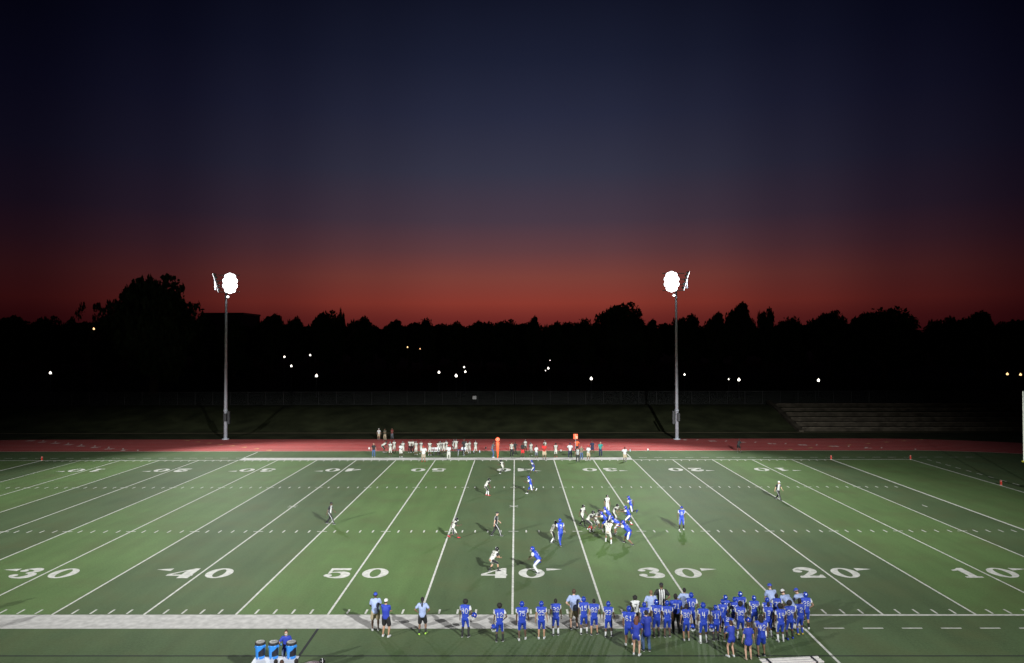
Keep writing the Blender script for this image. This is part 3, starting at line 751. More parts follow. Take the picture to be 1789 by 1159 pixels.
    me_v = [tuple(p.co) for p in me.vertices]; fx_.add(me_v, [tuple(p.vertices) for p in me.polygons], 0, True); bpy.data.meshes.remove(me)
    for (sx, sh, el_, wr, hipj, kn, an, fz) in joints:
        d = (wr-el_).normalized()
        side = Vector((0,1,0))-d*d.y if abs(d.y) < .7 else Vector((0,0,1))-d*d.z
        side.normalize(); pn = d.cross(side)*(sx)
        if pn.x*sx > 0: pn = -pn          # palm faces inwards
        for j, (o_, ln) in enumerate(((.028,.070),(.010,.080),(-.009,.075),(-.027,.060))):
            a0 = wr+d*.085+side*o_; a1 = a0+d*ln*.45+pn*.006; a2 = a1+d*ln*.35+pn*.022
            fx_.loft([a0-d*.015, a1, a2], [.0095,.009,.0075], xref=side, n=6, M=SM)
        a0 = wr+d*.030+side*.030; a1 = a0+d*.035+side*.022+pn*.01; a2 = a1+d*.030+pn*.012
        fx_.loft([a0-side*.012, a1, a2], [.012,.010,.008], xref=pn, n=6, M=SM)
    if not helm or True:
        for sx in (1, -1):
            fx_.ball(SM @ HM((sx*.076,-.005,-.01)), (.010*k,.020*k,.032*k), n=8, M=q)
            fx_.ball(SM @ HM((sx*.030,.086,.008)), (.013*k,.010*k,.009*k), 1, n=8, M=q)
        fx_.loft([HM((0,.088,.015)), HM((0,.108,-.022)), HM((0,.096,-.034))], [(.008,.008),(.015,.013),(.014,.008)], n=8, M=SM)
        fx_.loft([HM((-.022,.088,-.058)), HM((0,.094,-.058)), HM((.022,.088,-.058))], [.005,.007,.005], xref=(0,0,1), n=6, mi=2, M=SM)
    fx_.build('body', [SKIN[skin], M_eye, M_mouth], t)
    # --- top
    kind, col = top[0], top[1]; m2 = C[top[2]] if len(top) > 2 else None
    pads = kind == 'jersey'
    j = MB()
    if pads:
        j.loft([hp+up*.02, waist, chest, shl-up*.01, neckb-up*.005], [(.170*g,.125*g),(.165*g,.122*g),(.205*g,.150*g),(.225*g,.140*g),(.095,.085)], n=16, M=SM)
        if tail: j.loft([hp-up*.10, hp+up*.06], [(.178*g,.132*g),(.175*g,.128*g)], n=16, M=SM)
    elif kind == 'long':
        j.loft([hp-up*.16, waist, chest, shl, neckb-up*.01], [(.185*g,.145*g),(.160*g,.125*g),(.180*g,.132*g),(.172*g,.105*g),(.078,.072)], n=16, M=SM)
    else:
        j.loft([hp-up*.03, waist, chest, shl, neckb-up*.012], [(.178*g,.135*g),(.165*g,.128*g),(.182*g,.135*g),(.175*g,.105*g),(.078,.072)], n=16, M=SM)
    for (sx, sh, el_, wr, hipj, kn, an, fz) in joints:
        if pads:
            j.loft([sh-X*sx*.05+up*.015, sh+up*.005, sh.lerp(el_,.38)], [.095,.098*g,.082*g], n=12, M=SM)
        else:
            e_ = .62 if not long_sleeve else 1.0
            j.loft([sh-X*sx*.03, sh.lerp(el_, e_)], [.076*g,.066*g], n=12, M=SM)
            if long_sleeve: j.loft([el_, wr], [.062*g,.045], n=12, M=SM)
    jm = remesh(j, vox*k, 1); mats = [M_ref if col == 'ref' else C[col]]
    if m2: mats.append(m2)
    if col == 'ref': mats.append(C['black'])
    for m_ in mats: jm.materials.append(m_)
    pol = jm.polygons
    if m2 or col == 'ref':
        sv = [(j_[1]*k, j_[2]*k, j_[0]) for j_ in joints]
        for p_ in pol:
            c_ = p_.center
            for sh, el_, sx in sv:
                dd = c_-sh; ax = (el_-sh).normalized(); tt = dd.dot(ax)
                lat = c_.x*sx-sh.x*sx
                if tt > -.02 and (dd-ax*tt).length < .13*k and (lat > (.042*k if col == 'blue' else .012*k) if pads else lat > .02*k) or (tt > .13*k and pads and lat > -.04*k and (dd-ax*tt).length < .11*k): p_.material_index = len(mats)-1
    jo = link('jersey' if pads else 'shirt', jm, t)
    if top[0] in ('polo',):                      # collar band
        cm = MB(); cm.loft([neckb-up*.02, neckb+hup*.018], [(.082,.076),(.070,.064)], n=14, round_ends=False, M=SM)
        cm.build('collar', C[top[3]] if len(top) > 3 else C[col if col != 'ref' else 'black'], jo)
    if num:
        bv = BVHTree.FromPolygons([v_.co for v_ in jm.vertices], [tuple(p_.vertices) for p_ in pol])
        nm = MB(); dw, dh = .128*k*(1.0 if len(num) == 2 else 1.1), .245*k; gap = .040*k
        for sgn in (-1, 1):
            tot = len(num)*dw+(len(num)-1)*gap
            for di, ch in enumerate(num):
                for r_, row in enumerate(THIN[ch].split(',')):
                    for c_, bt in enumerate(row):
                        if bt != '1': continue
                        xs0 = -tot/2+di*(dw+gap)+c_*dw/5; q4 = []
                        for (xx, zz) in ((xs0, dh/2-(r_+1)*dh/7), (xs0+dw/5, dh/2-(r_+1)*dh/7), (xs0+dw/5, dh/2-r_*dh/7), (xs0, dh/2-r_*dh/7)):
                            xw = xx if sgn < 0 else -xx
                            o_ = (chest*k+up*.0*k)+X*xw+up*zz+fwd*sgn*.5
                            h_ = bv.ray_cast(o_, -fwd*sgn)
                            q4.append((h_[0]+fwd*sgn*.006) if h_[0] is not None else None)
                        if None not in q4: nm.add(q4, [(0,1,2,3)])
        nm.build('jersey_number', C['white'] if col not in ('white', 'cream') else C['black'], jo)
    # --- trousers
    bk, bc = bottom[0], bottom[1]; b2 = C[bottom[2]] if len(bottom) > 2 else None
    if bk:
        j = MB(); j.loft([hp-Vector((0,0,.07)), hp+up*.06], [(.160*g,.122*g),(.155*g,.112*g)], n=16, M=SM)
        for (sx, sh, el_, wr, hipj, kn, an, fz) in joints:
            if bk == 'pants': j.loft([hipj, hipj.lerp(kn,.4), hipj.lerp(kn,.98), kn.lerp(an,.10)], [.104*g,.097*g,.072*g,.066], n=14, M=SM)
            elif bk == 'shorts': j.loft([hipj, hipj.lerp(kn,.5), hipj.lerp(kn,.84)], [.108*g,.104*g,.102*g], n=14, M=SM)
            elif bk == 'mini': j.loft([hipj, hipj.lerp(kn,.36)], [.106*g,.104*g], n=14, M=SM)
            else: j.loft([hipj, kn, kn.lerp(an,.5), an+Vector((0,0,.01))], [.104*g,.080*g,.074,.066], n=14, M=SM)
        jm2 = remesh(j, vox*k, 1); jm2.materials.append(C[bc])
        if b2:
            jm2.materials.append(b2)
            for p_ in jm2.polygons:
                c_ = p_.center/k
                for (sx, sh, el_, wr, hipj, kn, an, fz) in joints:
                    for A_, B_ in ((hipj, kn), (kn, an)):
                        ax = (B_-A_); tt = (c_-A_).dot(ax)/ax.length_squared
                        if -.15 < tt < 1.02 and c_.x*sx > 0:
                            rr_ = c_-(A_+ax*tt)
                            if rr_.length < .15 and rr_.x*sx > .046*g and abs(rr_.y) < (.058 if bk != 'long' else .012): p_.material_index = 1
        link('trousers' if bk == 'long' else ('shorts' if bk in ('shorts', 'mini') else 'football_pants'), jm2, t)
    # --- socks and shoes
    for (sx, sh, el_, wr, hipj, kn, an, fz) in joints:
        if socks and bk != 'long':
            m_ = MB(); hi = {'s': .62, 'h': .12, 'm': .42}[socks[1]]
            m_.loft([kn.lerp(an,hi), kn.lerp(an,max(hi,.35)+.02), kn.lerp(an,.75), an-Vector((0,0,.02))], [.062,.062,.053,.046] if hi < .3 else [.055,.054,.050,.045], n=12, M=SM)
            m_.build('sock', C[socks[0]], t)
        fd = Vector((sx*.18,1,0)).normalized() if fz < .1 else Vector((0, math.cos(fz*2.2), -math.sin(fz*2.2)))
        fu = Vector((0,0,1)) if fz < .1 else Vector((0, math.sin(fz*2.2), math.cos(fz*2.2)))
        m_ = MB(); sd = fd.cross(fu)
        m_.loft([an-fd*.055-fu*.040, an+fd*.02-fu*.030, an+fd*.10-fu*.046, an+fd*.165-fu*.056], [(.040,.042),(.046,.050),(.048,.036),(.040,.026)], xref=sd, n=12, M=SM)
        sho = m_.build('shoe', C[shoes], t)
        m_ = MB(); m_.loft([an-fd*.075-fu*.078, an+fd*.05-fu*.078, an+fd*.175-fu*.078], [(.040,.008),(.046,.008),(.038,.008)], xref=sd, n=10, M=SM); m_.build('sole', C['white'] if shoes in ('black','white','gray_shoe') else C['black'], sho)
    if gloves:
        for (sx, sh, el_, wr, hipj, kn, an, fz) in joints:
            d = (wr-el_).normalized(); side = Vector((0,1,0))-d*d.y if abs(d.y) < .7 else Vector((0,0,1))-d*d.z; side.normalize()
            pn = d.cross(side)*sx
            if pn.x*sx > 0: pn = -pn
            m_ = MB(); m_.loft([wr-d*.02, wr+d*.03, wr+d*.09], [(.034,.030),(.046,.024),(.043,.020)], xref=side, n=10, M=SM)
            for (o_, ln) in ((.028,.070),(.010,.080),(-.009,.075),(-.027,.060)):
                a0 = wr+d*.085+side*o_; a1 = a0+d*ln*.45+pn*.006; a2 = a1+d*ln*.38+pn*.023
                m_.loft([a0-d*.015, a1, a2], [.0125,.012,.010], xref=side, n=6, M=SM)
            m_.loft([wr+d*.03+side*.02, wr+d*.065+side*.054+pn*.01, wr+d*.095+side*.054+pn*.022], [.016,.013,.011], xref=pn, n=6, M=SM)
            m_.build('glove', C[gloves], t)
    # --- head wear
    if helm: 
        ho = helmet(t, SM @ headc, q, k, head.split('_')[1])
    else:
        if head in ('short', 'cap', 'afro', 'pony', 'long', 'dreads', 'bun', 'high'):
            m_ = MB(); r_ = .088 if head != 'afro' else .130
            hr = random.Random(int(u*7+v))
            up_ = {'afro': .035, 'high': .04}.get(head, .008)
            rz_ = {'afro': .128, 'high': .140}.get(head, .118)
            m_.ball(SM @ HM((0, -.014 if head != 'afro' else -.018, up_)), ((r_ if head != 'high' else .094)*k, (.106 if head != 'afro' else .130)*k, rz_*k), n=18, M=q, keep=lambda p_: not (p_.y > .45 and p_.z < .45) and p_.z > -.72 and not (p_.y > -.1 and p_.z < -.25))
            if head in ('afro', 'high'):
                m_.v = [tuple(Vector(a_)+Vector((hr.gauss(0,1), hr.gauss(0,1), hr.gauss(0,1)))*.006) for a_ in m_.v]
            if head == 'pony': m_.loft([HM((0,-.10,.03)), HM((.0,-.14,-.06)), HM((.0,-.15,-.22)), HM((.0,-.13,-.40))], [.045,.042,.036,.018], n=10, M=SM)
            if head == 'long': m_.loft([HM((0,-.06,.04)), HM((0,-.09,-.08)), HM((0,-.11,-.20)), HM((.01,-.11,-.33))], [(.085,.05),(.095,.05),(.10,.04),(.07,.025)], n=12, M=SM)
            if head == 'bun': m_.ball(SM @ HM((0,-.10,.075)), .045*k, n=10)
            if head == 'dreads':
                for i_ in range(15):
                    a_ = -math.pi*(i_+.5)/15; x_, y_ = math.cos(a_)*.088, math.sin(a_)*.10-.01
                    m_.loft([HM((x_*.8,y_*.8,.06)), HM((x_,y_,-.03)), HM((x_*1.15,y_*1.15,-.15)), HM((x_*1.1,y_*1.2,-.22-.03*(i_ % 3)))], [.016,.019,.017,.008], n=6, M=SM)
            m_.build('hair', HAIR[hair], t)
        if head == 'bald': pass
        if head in ('cap',) or head.startswith('cap') or head == 'visor':
            pass
        if head.startswith('cap_'):
            cc = head.split('_')[1]
            m_ = MB(); m_.ball(SM @ HM((0,-.012,-.005)), (.086*k,.104*k,.112*k), n=14, M=q, keep=lambda p_: -.5 < p_.z < .1 and p_.y < .25); m_.build('hair', HAIR[hair], t)
            m_ = MB(); m_.ball(SM @ HM((0,-.004,.030)), (.093*k,.113*k,.100*k), n=16, M=q, keep=lambda p_: p_.z > -.02)
            co = m_.build('cap', C.get(cc) or C['blue'], t)
            m_ = MB(); m_.loft([HM((0,.085,.032)), HM((0,.135,.026)), HM((0,.175,.016))], [(.075,.006),(.070,.006),(.045,.005)], xref=X, n=12, M=SM); m_.build('brim', C.get(cc) or C['blue'], co)
            if 'headset' in head:
                m_ = MB(); 
                for sx in (1, -1): m_.ball(SM @ HM((sx*.090,-.005,-.005)), (.018*k,.032*k,.036*k), n=8, M=q)
                m_.loft([HM((-.095,-.005,.03)), HM((-.06,-.005,.115)), HM((0,-.005,.142)), HM((.06,-.005,.115)), HM((.095,-.005,.03))], [.008]*5, xref=(0,1,0), n=6, M=SM); m_.loft([HM((-.095,.01,-.02)), HM((-.06,.10,-.06))], [.005,.005], xref=(0,0,1), n=5, M=SM)
                m_.build('headset', HAIR['k'], t)
    if mask:
        m_ = MB(); m_.ball(SM @ HM((0,.018,-.052)), (.072*k,.094*k,.050*k), n=14, M=q, keep=lambda p_: p_.y > -.1); m_.build('face_mask', C['white'], t)
    # world transform of a hand, for things held
    Rz = Matrix.Rotation(-R(face), 3, 'Z'); hands = []
    for (sx, sh, el_, wr, hipj, kn, an, fz) in joints:
        d = (wr-el_).normalized(); hands.append((Vector(t.location)+Rz @ ((wr+d*.10)*k), Rz @ d, k))
    return t, hands, H
def helmet(parent, c, q, k, colr, name='helmet', loose=None):
    m_ = MB(); keep = lambda p_: not (p_.y > .42 and p_.z < .30) and p_.z > -.86 and not (p_.y > .05 and p_.z < -.62)
    r = Vector((.118, .138, .138))*k; cc = c+q @ Vector((0,-.006,.012))*k
    m_.ball(cc, r, n=22, M=q, keep=keep)
    base = list(m_.f); nv = len(m_.v)
    m_.add([tuple(Vector(v_)+(cc-Vector(v_)).normalized()*.012*k) for v_ in m_.v], [tuple(reversed(f_)) for f_ in base], 1, True)
    from collections import Counter
    ed = Counter(); 
    for f_ in base:
        for a_, b_ in zip(f_, f_[1:]+f_[:1]): ed[(a_, b_)] += 1
    for (a_, b_) in list(ed):
        if (b_, a_) not in ed: m_.f.append((b_, a_, a_+nv, b_+nv)); m_.m.append(0); m_.sm.append(False)
    o = m_.build(name, [HELM[colr], C['black']], parent)
    d_ = MB()
    for i in range(9):                           # centre stripe, front to nape
        a0, a1 = R(20+i*16), R(20+(i+1)*16)
        vs = [cc+q @ Vector((x_*k, math.cos(a_)*r.y*1.012, math.sin(a_)*r.z*1.012)) for a_, x_ in ((a0,-.012),(a0,.012),(a1,.012),(a1,-.012))]
        d_.add(vs, [(0,1,2,3)])
    if colr == 'blue':
        for sx in (1, -1): d_.ball(cc+q @ Vector((sx*r.x*.93, .0, .035*k)), (.012*k,.034*k,.026*k), 1, n=8, M=q)
    d_.build('helmet_decal', [C['white'] if colr != 'blue' else HELM['blue'], M_decal], o)
    g_ = MB(); P3 = lambda x_, y_, z_: cc+q @ Vector((x_, y_, z_))*k
    for z_ in (-.040, -.075, -.108):
        g_.loft([P3(-.108,.060,z_), P3(-.075,.135,z_), P3(0,.168,z_), P3(.075,.135,z_), P3(.108,.060,z_)], [.006*k]*5, xref=(0,0,1), n=6)
    for x_ in (-.045, .045): g_.loft([P3(x_,.155,-.02), P3(x_,.158,-.108)], [.005*k]*2, n=6)
    g_.build('face_guard', M_mask, o)
    return o
def loose_helmet(at, colr, label, dirv=None):
    t = thing('football_helmet', at, label, 'helmet', 'football helmets held in a hand or lying on the ground')
    q = Matrix.Rotation(R(200 if dirv is None else dirv), 3, 'Z') @ Matrix.Rotation(R(-25), 3, 'X')
    helmet(t, Vector((0,0,0)), q, 1.0, colr, 'shell'); return t

HB, VB = 'players of the blue team beside the near sideline', 'players of the visiting team in white'
def blue(u, v, vt, pose, face, lab, num=None, head='helmet_blue', **kw):
    kw.setdefault('group', HB)
    return person(u, v, vt, pose, face, lab, top=('jersey', 'blue', 'white'), num=num, bottom=('pants', 'blue', 'white'), head=head, **kw)
def vis(u, v, vt, pose, face, lab, num=None, head='helmet_black', **kw):
    kw.setdefault('group', VB)
    return person(u, v, vt, pose, face, lab, top=('jersey', 'cream', 'black'), num=num, bottom=('pants', 'cream', 'black'), head=head, **kw)
def coach(u, v, vt, pose, face, lab, shirt, low, lowc, **kw):
    return person(u, v, vt, pose, face, lab, top=('polo', shirt), bottom=(low, lowc), **kw)
CG = 'coaches and staff in pale blue polo shirts'
# near sideline
coach(656,1102,1035,'front',-12,'tall coach in pale blue polo, blue cap and headset, furthest left on the near sideline','ltblue','shorts','khaki', skin='d', head='cap_blue_headset', shoes='gray_shoe', build=1.08, group=CG)
coach(674,1113,1046,'cross',14,'coach in royal blue polo with white cap and black shorts, arms folded','tee','shorts','black', skin='o', head='cap_white', shoes='white', build=1.06)
coach(738,1109,1043,'hips',0,'staff member with long braid, hands on hips, in pale blue polo and black shorts','ltblue','shorts','black', skin='m', head='pony', shoes='lime', socks=('black','s'), group=CG)
blue(813,1113,1046,'hipR',10,'bare headed blue player number 40 with a helmet under the right arm','40','afro', socks=('black','h'), skin='d')
_, h12, _ = blue(873,1121,1053,'hipR',0,'bare headed blue player number 12 holding a helmet down at the left side','12','afro', socks=('black','m'), skin='d')
blue(912,1118,1050,'stand2',0,'helmeted blue player number 75 in white shoes','75', shoes='white', build=1.12, skin='d')
blue(946,1116,1050,'stand',5,'helmeted blue player number 25 beside number 32','25', shoes='white', skin='o')
blue(971,1110,1046,'stand',-4,'bare headed blue player number 32 in long white socks','32','short', socks=('white','m'), skin='d')
coach(1003,1099,1029,'hips',-5,'brown haired coach in pale blue polo and khaki shorts between numbers 32 and 15','ltblue','shorts','khaki', skin='l', hair='b', head='short', shoes='black', build=1.1, group=CG)
blue(1020,1107,1042,'stand2',0,'helmeted blue player number 15 with a white shirt tail showing','15', tail=False, socks=('white','s'), skin='d')
blue(1038,1109,1046,'stand2',3,'bare headed blue player number 82','82','short', skin='o', build=1.05)
blue(1063,1113,1050,'stand2',8,'helmeted blue player number 23 with black sleeve','23', skin='d', socks=('white','s'))
blue(1099,1127,1058,'stand2',12,'big helmeted blue player number 61 beside the girl with auburn hair','61', shoes='white', build=1.22, skin='m')
person(1110,1100,1040,'stand',-5,'bare headed player in a white jersey among the blue team','d',head='afro', top=('jersey','white','black'), bottom=('long','black'), num='7')
blue(1126,1114,1052,'stand',5,'helmeted blue player number 9 behind the auburn haired girl','9', skin='d')
person(1112,1145,1076,'front',22,'girl with long auburn hair in blue shirt and short blue shorts, blue gloves', 'l', 'r', 'long', top=('tee','tee'), bottom=('mini','tee','white'), shoes='white', gloves='glove', build=.94)
person(1130,1138,1066,'front',-12,'boy in blue t-shirt, blue jeans and white face mask, head bowed', 'l', 'k', 'short', top=('long','tee'), bottom=('long','jeans'), shoes='black', mask=True)
coach(1138,1096,1031,'hipL',0,'broad coach with short auburn hair in a pale blue polo','ltblue','shorts','khaki', skin='l', hair='y', head='short', build=1.15, group=CG)
blue(1147,1113,1047,'stand',-6,'helmeted blue player number 54','54', socks=('black','s'), skin='d', build=1.12)
person(1156,1090,1018,'hips',0,'referee seen from behind with black cap at the near sideline','m','k','cap_black', top=('polo','ref'), bottom=('long','black'), build=1.08)
blue(1166,1113,1049,'stand',0,'helmeted blue player number 44','44', skin='d', build=1.06)
person(1181,1105,1039,'stand2',0,'bare headed blue player number 71 in black trousers','d', 'k', 'high', top=('jersey','blue','blue'), bottom=('long','black'), num='71', build=1.12)
coach(1196,1090,1027,'hips',8,'dark haired coach in pale blue polo and navy trousers left of number 10','ltblue','long','navy', skin='m', hair='k', head='short', group=CG)
_, h10, _ = blue(1208,1101,1035,'hipR',10,'helmeted blue player number 10 with right hand on hip','10', skin='d')
_, h30, _ = blue(1199,1119,1056,'stand',0,'bare headed blue player number 30 with helmet in the right hand','30','short', shoes='white', skin='o', build=.96)
_, h4, _ = blue(1229,1123,1052,'stand2',5,'helmeted blue player number 4 holding another helmet','4', socks=('white','m'), shoes='gray_shoe', skin='d')
blue(1251,1119,1058,'stand',-5,'helmeted blue player number 11','11', skin='d', socks=('black','m'))
blue(1263,1107,1050,'stand2',10,'helmeted blue player number 7 half hidden behind number 11','7', skin='m')
blue(1268,1099,1040,'hipR',0,'helmeted blue player behind number 7, hand on hip','52', skin='d')
person(1294,1096,1033,'stand2',0,'blue player number 94 with helmet pushed up on top of the head','d','k','helmet_blue', top=('jersey','blue','white'), num='94', bottom=('pants','blue','white'), group=HB, build=1.1)
blue(1284,1103,1043,'stand',12,'helmeted blue player directly behind number 35','56', skin='d')
_, h35, _ = blue(1294,1115,1050,'stand2',5,'bare headed blue player number 35 carrying a helmet on the right','35','afro', socks=('white','m'), shoes='white', skin='d')
blue(1272,1121,1077,'bend',20,'blue player number 2 bending down behind the trainer with gloves','2','short', skin='d')
person(1278,1148,1088,'front',-20,'girl trainer in blue shirt and shorts with light blue gloves and dark pouch','l','b','bun', top=('tee','tee'), bottom=('mini','tee'), shoes='white', gloves='glove', build=.93)
person(1308,1153,1087,'stand',-4,'girl in long bright blue t-shirt over bare legs','l','b','bun', top=('long','tee'), bottom=('mini','tee'), shoes='tan', build=.92)
blue(1318,1101,1040,'stand2',0,'helmeted blue player number 34','34', skin='d')
person(1330,1147,1074,'stand2',0,'blue player number 42 with shoulder length dreadlocks and a white shirt tail','m','k','dreads', top=('jersey','blue','white'), num='42', bottom=('shorts','blue','white'), group=HB, build=1.08)
blue(1341,1104,1044,'stand',6,'helmeted blue player behind number 3','64', skin='d')
blue(1343,1114,1052,'stand2',8,'bare headed blue player number 3 in one long white sleeve','3','short', socks=('white','m'), skin='d')
blue(1357,1099,1037,'hips',-5,'bare headed blue player number 78 behind number 14','78','short', skin='d')
blue(1364,1121,1054,'stand',0,'bare headed blue player number 14 with white shirt tail and big hair','14','afro', socks=('white','m'), shoes='white', skin='d')
blue(1380,1117,1048,'stand2',0,'bare headed blue player number 84','84','afro', socks=('black','m'), shoes='blue', skin='d')
_, h2, _ = blue(1398,1109,1047,'stand',-5,'bare headed blue player number 2 with a helmet in the left hand','2','high', socks=('blue','m'), shoes='yellow', skin='d')
blue(1408,1099,1034,'hipR',5,'helmeted blue player number 28, last of the group on the right','28', socks=('black','s'), shoes='white', skin='o')
coach(1349,1087,1018,'bendhi',-8,'coach in blue cap bending forward, left of three beyond the group','ltblue','shorts','khaki', skin='l', head='cap_blue', build=1.1, group=CG)
coach(1376,1088,1022,'bend',-20,'coach in headset cap and khaki shorts bending low, middle of three','ltblue','shorts','khaki', skin='l', head='cap_white_headset', build=1.1, group=CG)
coach(1401,1086,1020,'bend',-25,'coach in blue cap bending low, right of three beyond the group','ltblue','shorts','khaki', skin='l', head='cap_blue', build=1.1, group=CG)
# players and officials on the field
HF, VF = 'blue team players on the field', 'white team players on the field'
vis(794,942,908,'sprint',80,'white player sprinting right near the left forty five line','22', skin='d', shoes='redshoe', group=VF)
vis(863,998,957,'crouch',50,'white player number 28 crouching beside the big painted 4','28', skin='o', group=VF, socks=('black','s'))
blue(937,1000,956,'crouch',-65,'blue player number 1 crouching over the painted zero','1', skin='d', socks=('white','h'), group=HF)
person(867,937,894,'walk',85,'referee in black cap walking right at the near hash marks','l','g','cap_black', top=('polo','ref'), bottom=('long','black','white'), build=1.1, group='officials on the field')
blue(979,953,906,'walk',-15,'blue player number 7 blocking a white player right of the forty line','7', skin='d', socks=('blue','h'), group=HF)
vis(967,947,909,'block2',70,'white player locked against blue number 7','44', skin='d', group=VF, socks=('white','h'))
vis(851,866,836,'bendhi',75,'white player in red shoes leaning forward left of the forty line','5', skin='d', socks=('white','h'), shoes='redshoe', group=VF)
blue(926,864,831,'run',-75,'blue player running left, the nearer of two near the far forty','3', skin='d', socks=('black','s'), shoes='white', group=HF)
vis(877,829,806,'run',-60,'white player running on the far painted zero','8', skin='d', socks=('black','h'), shoes='white', group=VF)
blue(931,829,805,'sprint',-70,'blue player running on the far painted four','11', skin='d', group=HF)
vis(1018,919,884,'walk',135,'white player left of the pile, walking in towards it','15', skin='d', socks=('black','h'), group=VF)
vis(1031,927,892,'crouch',110,'white player stooping at the left end of the pile','4', skin='d', socks=('redshoe','m'), shoes='white', group=VF)
vis(1043,925,892,'block2',95,'white player pushing against the blue line, left of centre','52', skin='m', group=VF, build=1.15)
vis(1061,900,868,'stand2',165,'white player standing behind the pile, facing the camera','2', skin='m', group=VF)
vis(1075,914,883,'bendhi',120,'white player right of the pile reaching at the blue backs','9', skin='m', group=VF)
vis(1063,948,907,'block2',15,'white player number 70 seen from behind in front of the pile','70', skin='m', shoes='white', socks=('white','m'), group=VF, build=1.2)
blue(1062,917,885,'block',-70,'blue lineman leaning left at the top of the pile','77', skin='m', group=HF, build=1.15)
blue(1056,926,893,'block',-80,'blue lineman pushing left against the white front','66', skin='m', group=HF, build=1.2)
blue(1076,933,901,'bend',-60,'blue lineman bent low in the middle of the pile','54', skin='m', group=HF, build=1.15)
blue(1095,950,908,'block',-65,'big blue lineman on the right pushing number 70','73', skin='m', group=HF, build=1.25)
blue(1101,902,866,'run',-65,'blue runner number 31 reaching behind the pile','31', skin='d', shoes='blue', socks=('black','h'), group=HF)
blue(1097,918,883,'block2',-70,'blue player right of the pile with arms out to the left','5', skin='m', socks=('white','s'), shoes='redshoe', group=HF)
blue(1191,926,884,'stand2',190,'blue player number 8 standing alone facing the camera at the right','8', skin='d', socks=('black','m'), shoes='white', group=HF)
person(577,916,877,'walk',100,'referee walking alone on the left half of the field','d','k','cap_black', top=('polo','ref'), bottom=('long','black','white'), group='officials on the field')
person(1360,874,840,'walk',150,'referee in white cap alone on the right half of the field','l','g','cap_white', top=('polo','ref'), bottom=('long','black','white'), group='officials on the field')
# far sideline
G2 = 'people beside the far sideline'
def f_(*a, **k): k.setdefault('group', G2); return coach(*a, **k)
f_(653,799,774,'stand',180,'man in black shirt and jeans, first on the left of the far sideline','black','long','jeans', skin='l', hair='y', shoes='gray_shoe')
vis(671,791,770,'bend',60,'white player stooping on the track edge second from the left','3', skin='m', head='afro', shoes='white')
vis(682,797,772,'stand',170,'left one of a close pair of white players at the far bench','45', skin='d')
vis(689,792,769,'stand2',190,'right one of a close pair of white players at the far bench','33', skin='d')
f_(700,799,775,'front',150,'coach in white polo and cream shorts holding a board','white','shorts','cream', skin='d', shoes='white')
vis(704,794,774,'stand',170,'white player half hidden behind the coach in cream shorts','64', skin='d')
person(716,791,771,'stand',185,'player in white top and black trousers, left one of two','d','k','short', top=('jersey','cream','black'), bottom=('long','black'), shoes='white', group=VB)
person(721,791,771,'hipL',175,'player in white top and black trousers, right of two','d','k','short', top=('jersey','cream','black'), bottom=('long','black'), shoes='white', group=VB)
vis(727,795,771,'stand',180,'white player with squared shoulders left of the red capped coach','50', skin='m', shoes='white')
vis(735.5,793,771,'stand2',160,'white player with number 55 behind the red capped coach','55', skin='m', shoes='white', head='short')
f_(740,806.7,779,'hips',180,'heavy coach in white shirt, red cap and red shoes standing on the far sideline band','white','shorts','tan', skin='o', head='cap_red', shoes='redshoe', build=1.3)
vis(751,795.7,771,'stand',180,'slim white player left of the far bench','20', skin='m', head='short', shoes='white')
vis(766,794,771,'stand2',165,'white player right of the far bench','24', skin='d', head='afro')
vis(770,793,773,'stand',200,'white player squeezed between two others right of the far bench','62', skin='d')
vis(775,793,771,'hips',180,'white player with hands on hips behind the coach in white trousers','58', skin='d', head='high')
f_(784,804,777,'front',180,'coach in white shirt, white trousers and red cap with folded hands','white','long','cream', skin='m', head='cap_red', build=1.1)
vis(780,792,773,'stand',190,'white player hidden behind the red cap of the coach in white trousers','74', skin='d')
vis(792,790,771,'walk',110,'white player walking left of the far table','6', skin='d')
vis(797,790,769,'hips',180,'white player with elbows out left of the far table','71', skin='d', build=1.1)
f_(811,795,766,'stand',180,'tall figure all in black behind the far table','black','long','black', skin='d')
vis(815,795,771,'stand2',170,'white player in front of the tall black figure','76', skin='m')
vis(820,793,771,'stand',150,'white player right of the tall black figure','12', skin='d', socks=('white','m'))
vis(831,793,770,'stand2',180,'white player standing alone right of the far table','34', skin='d')
t_, ch, _ = f_(861,799.6,768,'reach',95,'man in dark vest and jeans holding the tall orange marker','grey','long','jeans', skin='m', shoes='white', long_sleeve=False)
person(894,798,773,'stand',180,'player in white jersey number 71 and black trousers right of the orange marker','l','b','short', top=('jersey','cream','black'), bottom=('long','black'), num='71', group=VB)
f_(900,794,772,'hips',200,'figure in black behind the jersey number 71','black','long','black', skin='d')
f_(913,799,773,'front',170,'man in black vest and red shorts','black','shorts','red', skin='d')
vis(918,791,770,'stand',190,'white player behind the man in red shorts','86', skin='d')
vis(927.6,797,773,'stand2',165,'white player between the red shorts and the boy in white','65', skin='d', shoes='white')
f_(937,803,778,'stand',175,'boy in white t-shirt and grey shorts at the far sideline','white','shorts','grey', skin='d', shoes='white', build=.9)
f_(951,803,774,'front',180,'coach in bright red shirt and khaki shorts','red','shorts','khaki', skin='m', build=1.15)
vis(952,793,770,'stand',180,'white player behind the coach in the bright red shirt','21', skin='d')
vis(971,799,774,'stand',180,'white player number 2 standing apart on the far sideline','2', skin='d', head='afro', shoes='redshoe')
f_(996,800.4,774,'hips',185,'man in white t-shirt with a blue print and dark jeans','white','long','navy', skin='d', head='cap_navy', shoes='white', build=1.1)
f_(1008,792,767,'reach',190,'man in orange vest under the orange down box','orange','long','black', skin='m')
